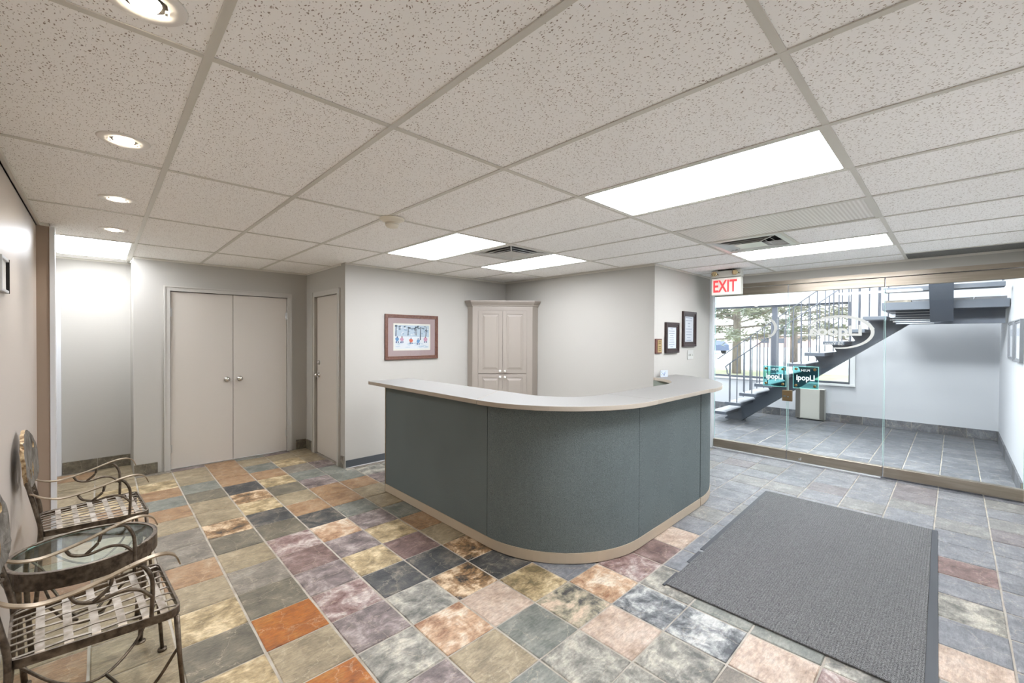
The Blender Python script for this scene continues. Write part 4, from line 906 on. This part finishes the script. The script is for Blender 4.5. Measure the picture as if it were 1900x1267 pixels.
# two frames on the lobby right wall
for x, label in ((7.55, 'far grey framed notice on the right lobby wall'), (6.80, 'near grey framed notice on the right lobby wall, cut by the photo edge')):
    t = thing('lobby_notice', label, 'notice', (x, -.469, 1.51), R(180), 'framed notices on the lobby wall')
    frame_box(t, .62, .44, .035, .02, mat('lobby_frame', (120, 122, 128), .35, metal=.3)); MB().box(-.28, .28, -.01, -.004, -.19, .19).build('paper', mat('lobby_paper', (168, 170, 176), .6), t)
    MB().box(-.22, .0, -.012, -.010, .05, .13).build('printed_block', mat('lobby_ink', (140, 144, 154), .6), t)

# ------------------------------------------------------------------ outside
PAVE = mat('pavement', (214, 212, 206), .9, noise=((196, 194, 188), .6)); LAWN = mat('lawn', (170, 172, 132), .95, noise=((186, 178, 150), 1.5))
gr = struct('ground', MB().box(9.86, 130, -60, 90, -.3, -.12), PAVE)
lw = MB().prism([(11.5, 4.2), (15.5, 1.0), (24, 1.5), (24, 30), (11.5, 30)], -.12, -.10).build('ground', LAWN); lw['kind'] = 'structure'
BARK = mat('bark', (136, 124, 114), .9, noise=((104, 94, 86), 9, (1, 1, .2))); NEED = mat('needles', (112, 120, 104), .9, noise=((140, 138, 116), 1.2)); NEED2 = mat('needles_pale', (134, 136, 118), .9, noise=((150, 140, 124), 1.0))
def tree(label, x, y, h, tr, z0, spread, seed, m, nb=34):
    q = random.Random(seed); t = thing('pine_tree', label, 'tree', (x, y, -.098), 0, 'trees outside the lobby window')
    MB().tube([(0, 0, 0), (.05, .02, h * .3), (0, .06, h * .65), (.03, 0, h)], [tr, tr * .8, tr * .5, .03], 9).build('trunk', BARK, t, smooth=True)
    br, fo = MB(), MB()
    for i in range(nb):
        f = i / nb; z = z0 + (h - z0) * f; a = i * 2.4 + q.uniform(-.3, .3); L = spread * (1 - f * .75) * q.uniform(.7, 1.1); up = q.uniform(-.1, .25) * L
        p = [(0, 0, z), (math.cos(a) * L * .5, math.sin(a) * L * .5, z + up * .3), (math.cos(a) * L, math.sin(a) * L, z + up)]
        br.tube(p, [tr * .22 * (1.1 - f), tr * .14 * (1.1 - f), .012], 5)
        for _ in range(int(150 * (1 - f * .5))):
            s = q.uniform(.25, 1.05); c = Vector((math.cos(a) * L * s, math.sin(a) * L * s, z + up * s)) + Vector((q.gauss(0, .2), q.gauss(0, .2), q.gauss(0, .10)))
            d1_ = Vector((q.uniform(-1, 1), q.uniform(-1, 1), q.uniform(-.4, .4))).normalized() * q.uniform(.14, .34); d2_ = d1_.cross(Vector((q.uniform(-1, 1), q.uniform(-1, 1), 1))).normalized() * q.uniform(.02, .055)
            fo.add([c - d1_ - d2_ * .4, c + d2_, c + d1_, c - d2_], [(0, 1, 2, 3)])
    br.build('branches', BARK, t); g = fo.build('foliage', m, t, normals=False); g['kind'] = 'stuff'
tree('tall pine with a thick trunk seen through the left window pane', 21.2, 7.0, 8.5, .2, 1.5, 4.2, 1, NEED, 60)
tree('pale pine behind the stair railing, right of the window mullion', 28.0, 3.0, 8.5, .2, 1.3, 3.6, 2, NEED2, 56)
tree('distant pine between the two nearer trees', 34, 7.6, 11, .24, 1.6, 4.2, 3, NEED2, 56)
tree('farthest pale tree at the left end of the lobby window', 38, 17.0, 11, .24, 1.8, 4.4, 4, NEED, 56)
bd = thing('brick_building', 'low red brick building far outside across the pavement', 'building', (92, 23, -.12))
MB().box(0, 8, -4, 4, 0, 2.2).build('wall', mat('far_brick', (206, 168, 156), .9), bd); MB().box(-.2, 8.2, -4.2, 4.2, 2.2, 2.45).build('roof_edge', WHITE, bd)
for k in range(3): MB().box(-.05, 0, -3.4 + k * 2.5, -2.0 + k * 2.5, .8, 1.7).build('window', FRM, bd)
sh = thing('twiggy_shrub', 'small bare twiggy shrub just outside the lobby window', 'shrub', (11.6, 2.05, -.12))
q = random.Random(9)
for k in range(16):
    a, r_ = q.uniform(0, 6.28), q.uniform(.05, .5); MB().tube([(math.cos(a) * r_ * .3, math.sin(a) * r_ * .3, 0), (math.cos(a) * r_ * .7, math.sin(a) * r_ * .7, .3), (math.cos(a) * r_, math.sin(a) * r_, q.uniform(.45, .62))], [.006, .004, .002], 5).build('twig', BARK, sh)
car = thing('parked_car', 'dark blue car parked far outside at the left window edge', 'car', (48, 18.7, -.12), R(60))
CARB = mat('car_paint', (70, 84, 112), .3); MB().add([(x, y, z) for y in (-.85, .85) for x, z in ((-2.1, .35), (2.1, .35), (2.15, .75), (1.2, .9), (.6, 1.4), (-1.2, 1.42), (-2.0, .95))], [(0, 1, 2, 3, 4, 5, 6), (13, 12, 11, 10, 9, 8, 7)] + [(i, (i + 1) % 7, 7 + (i + 1) % 7, 7 + i) for i in range(7)]).build('body', CARB, car)
for x in (-1.3, 1.3):
    for y in (-.8, .8): MB().lathe([(.33, -.1), (.33, .1)], (x, y, .33), 'y', 16).build('wheel', DARK, car)
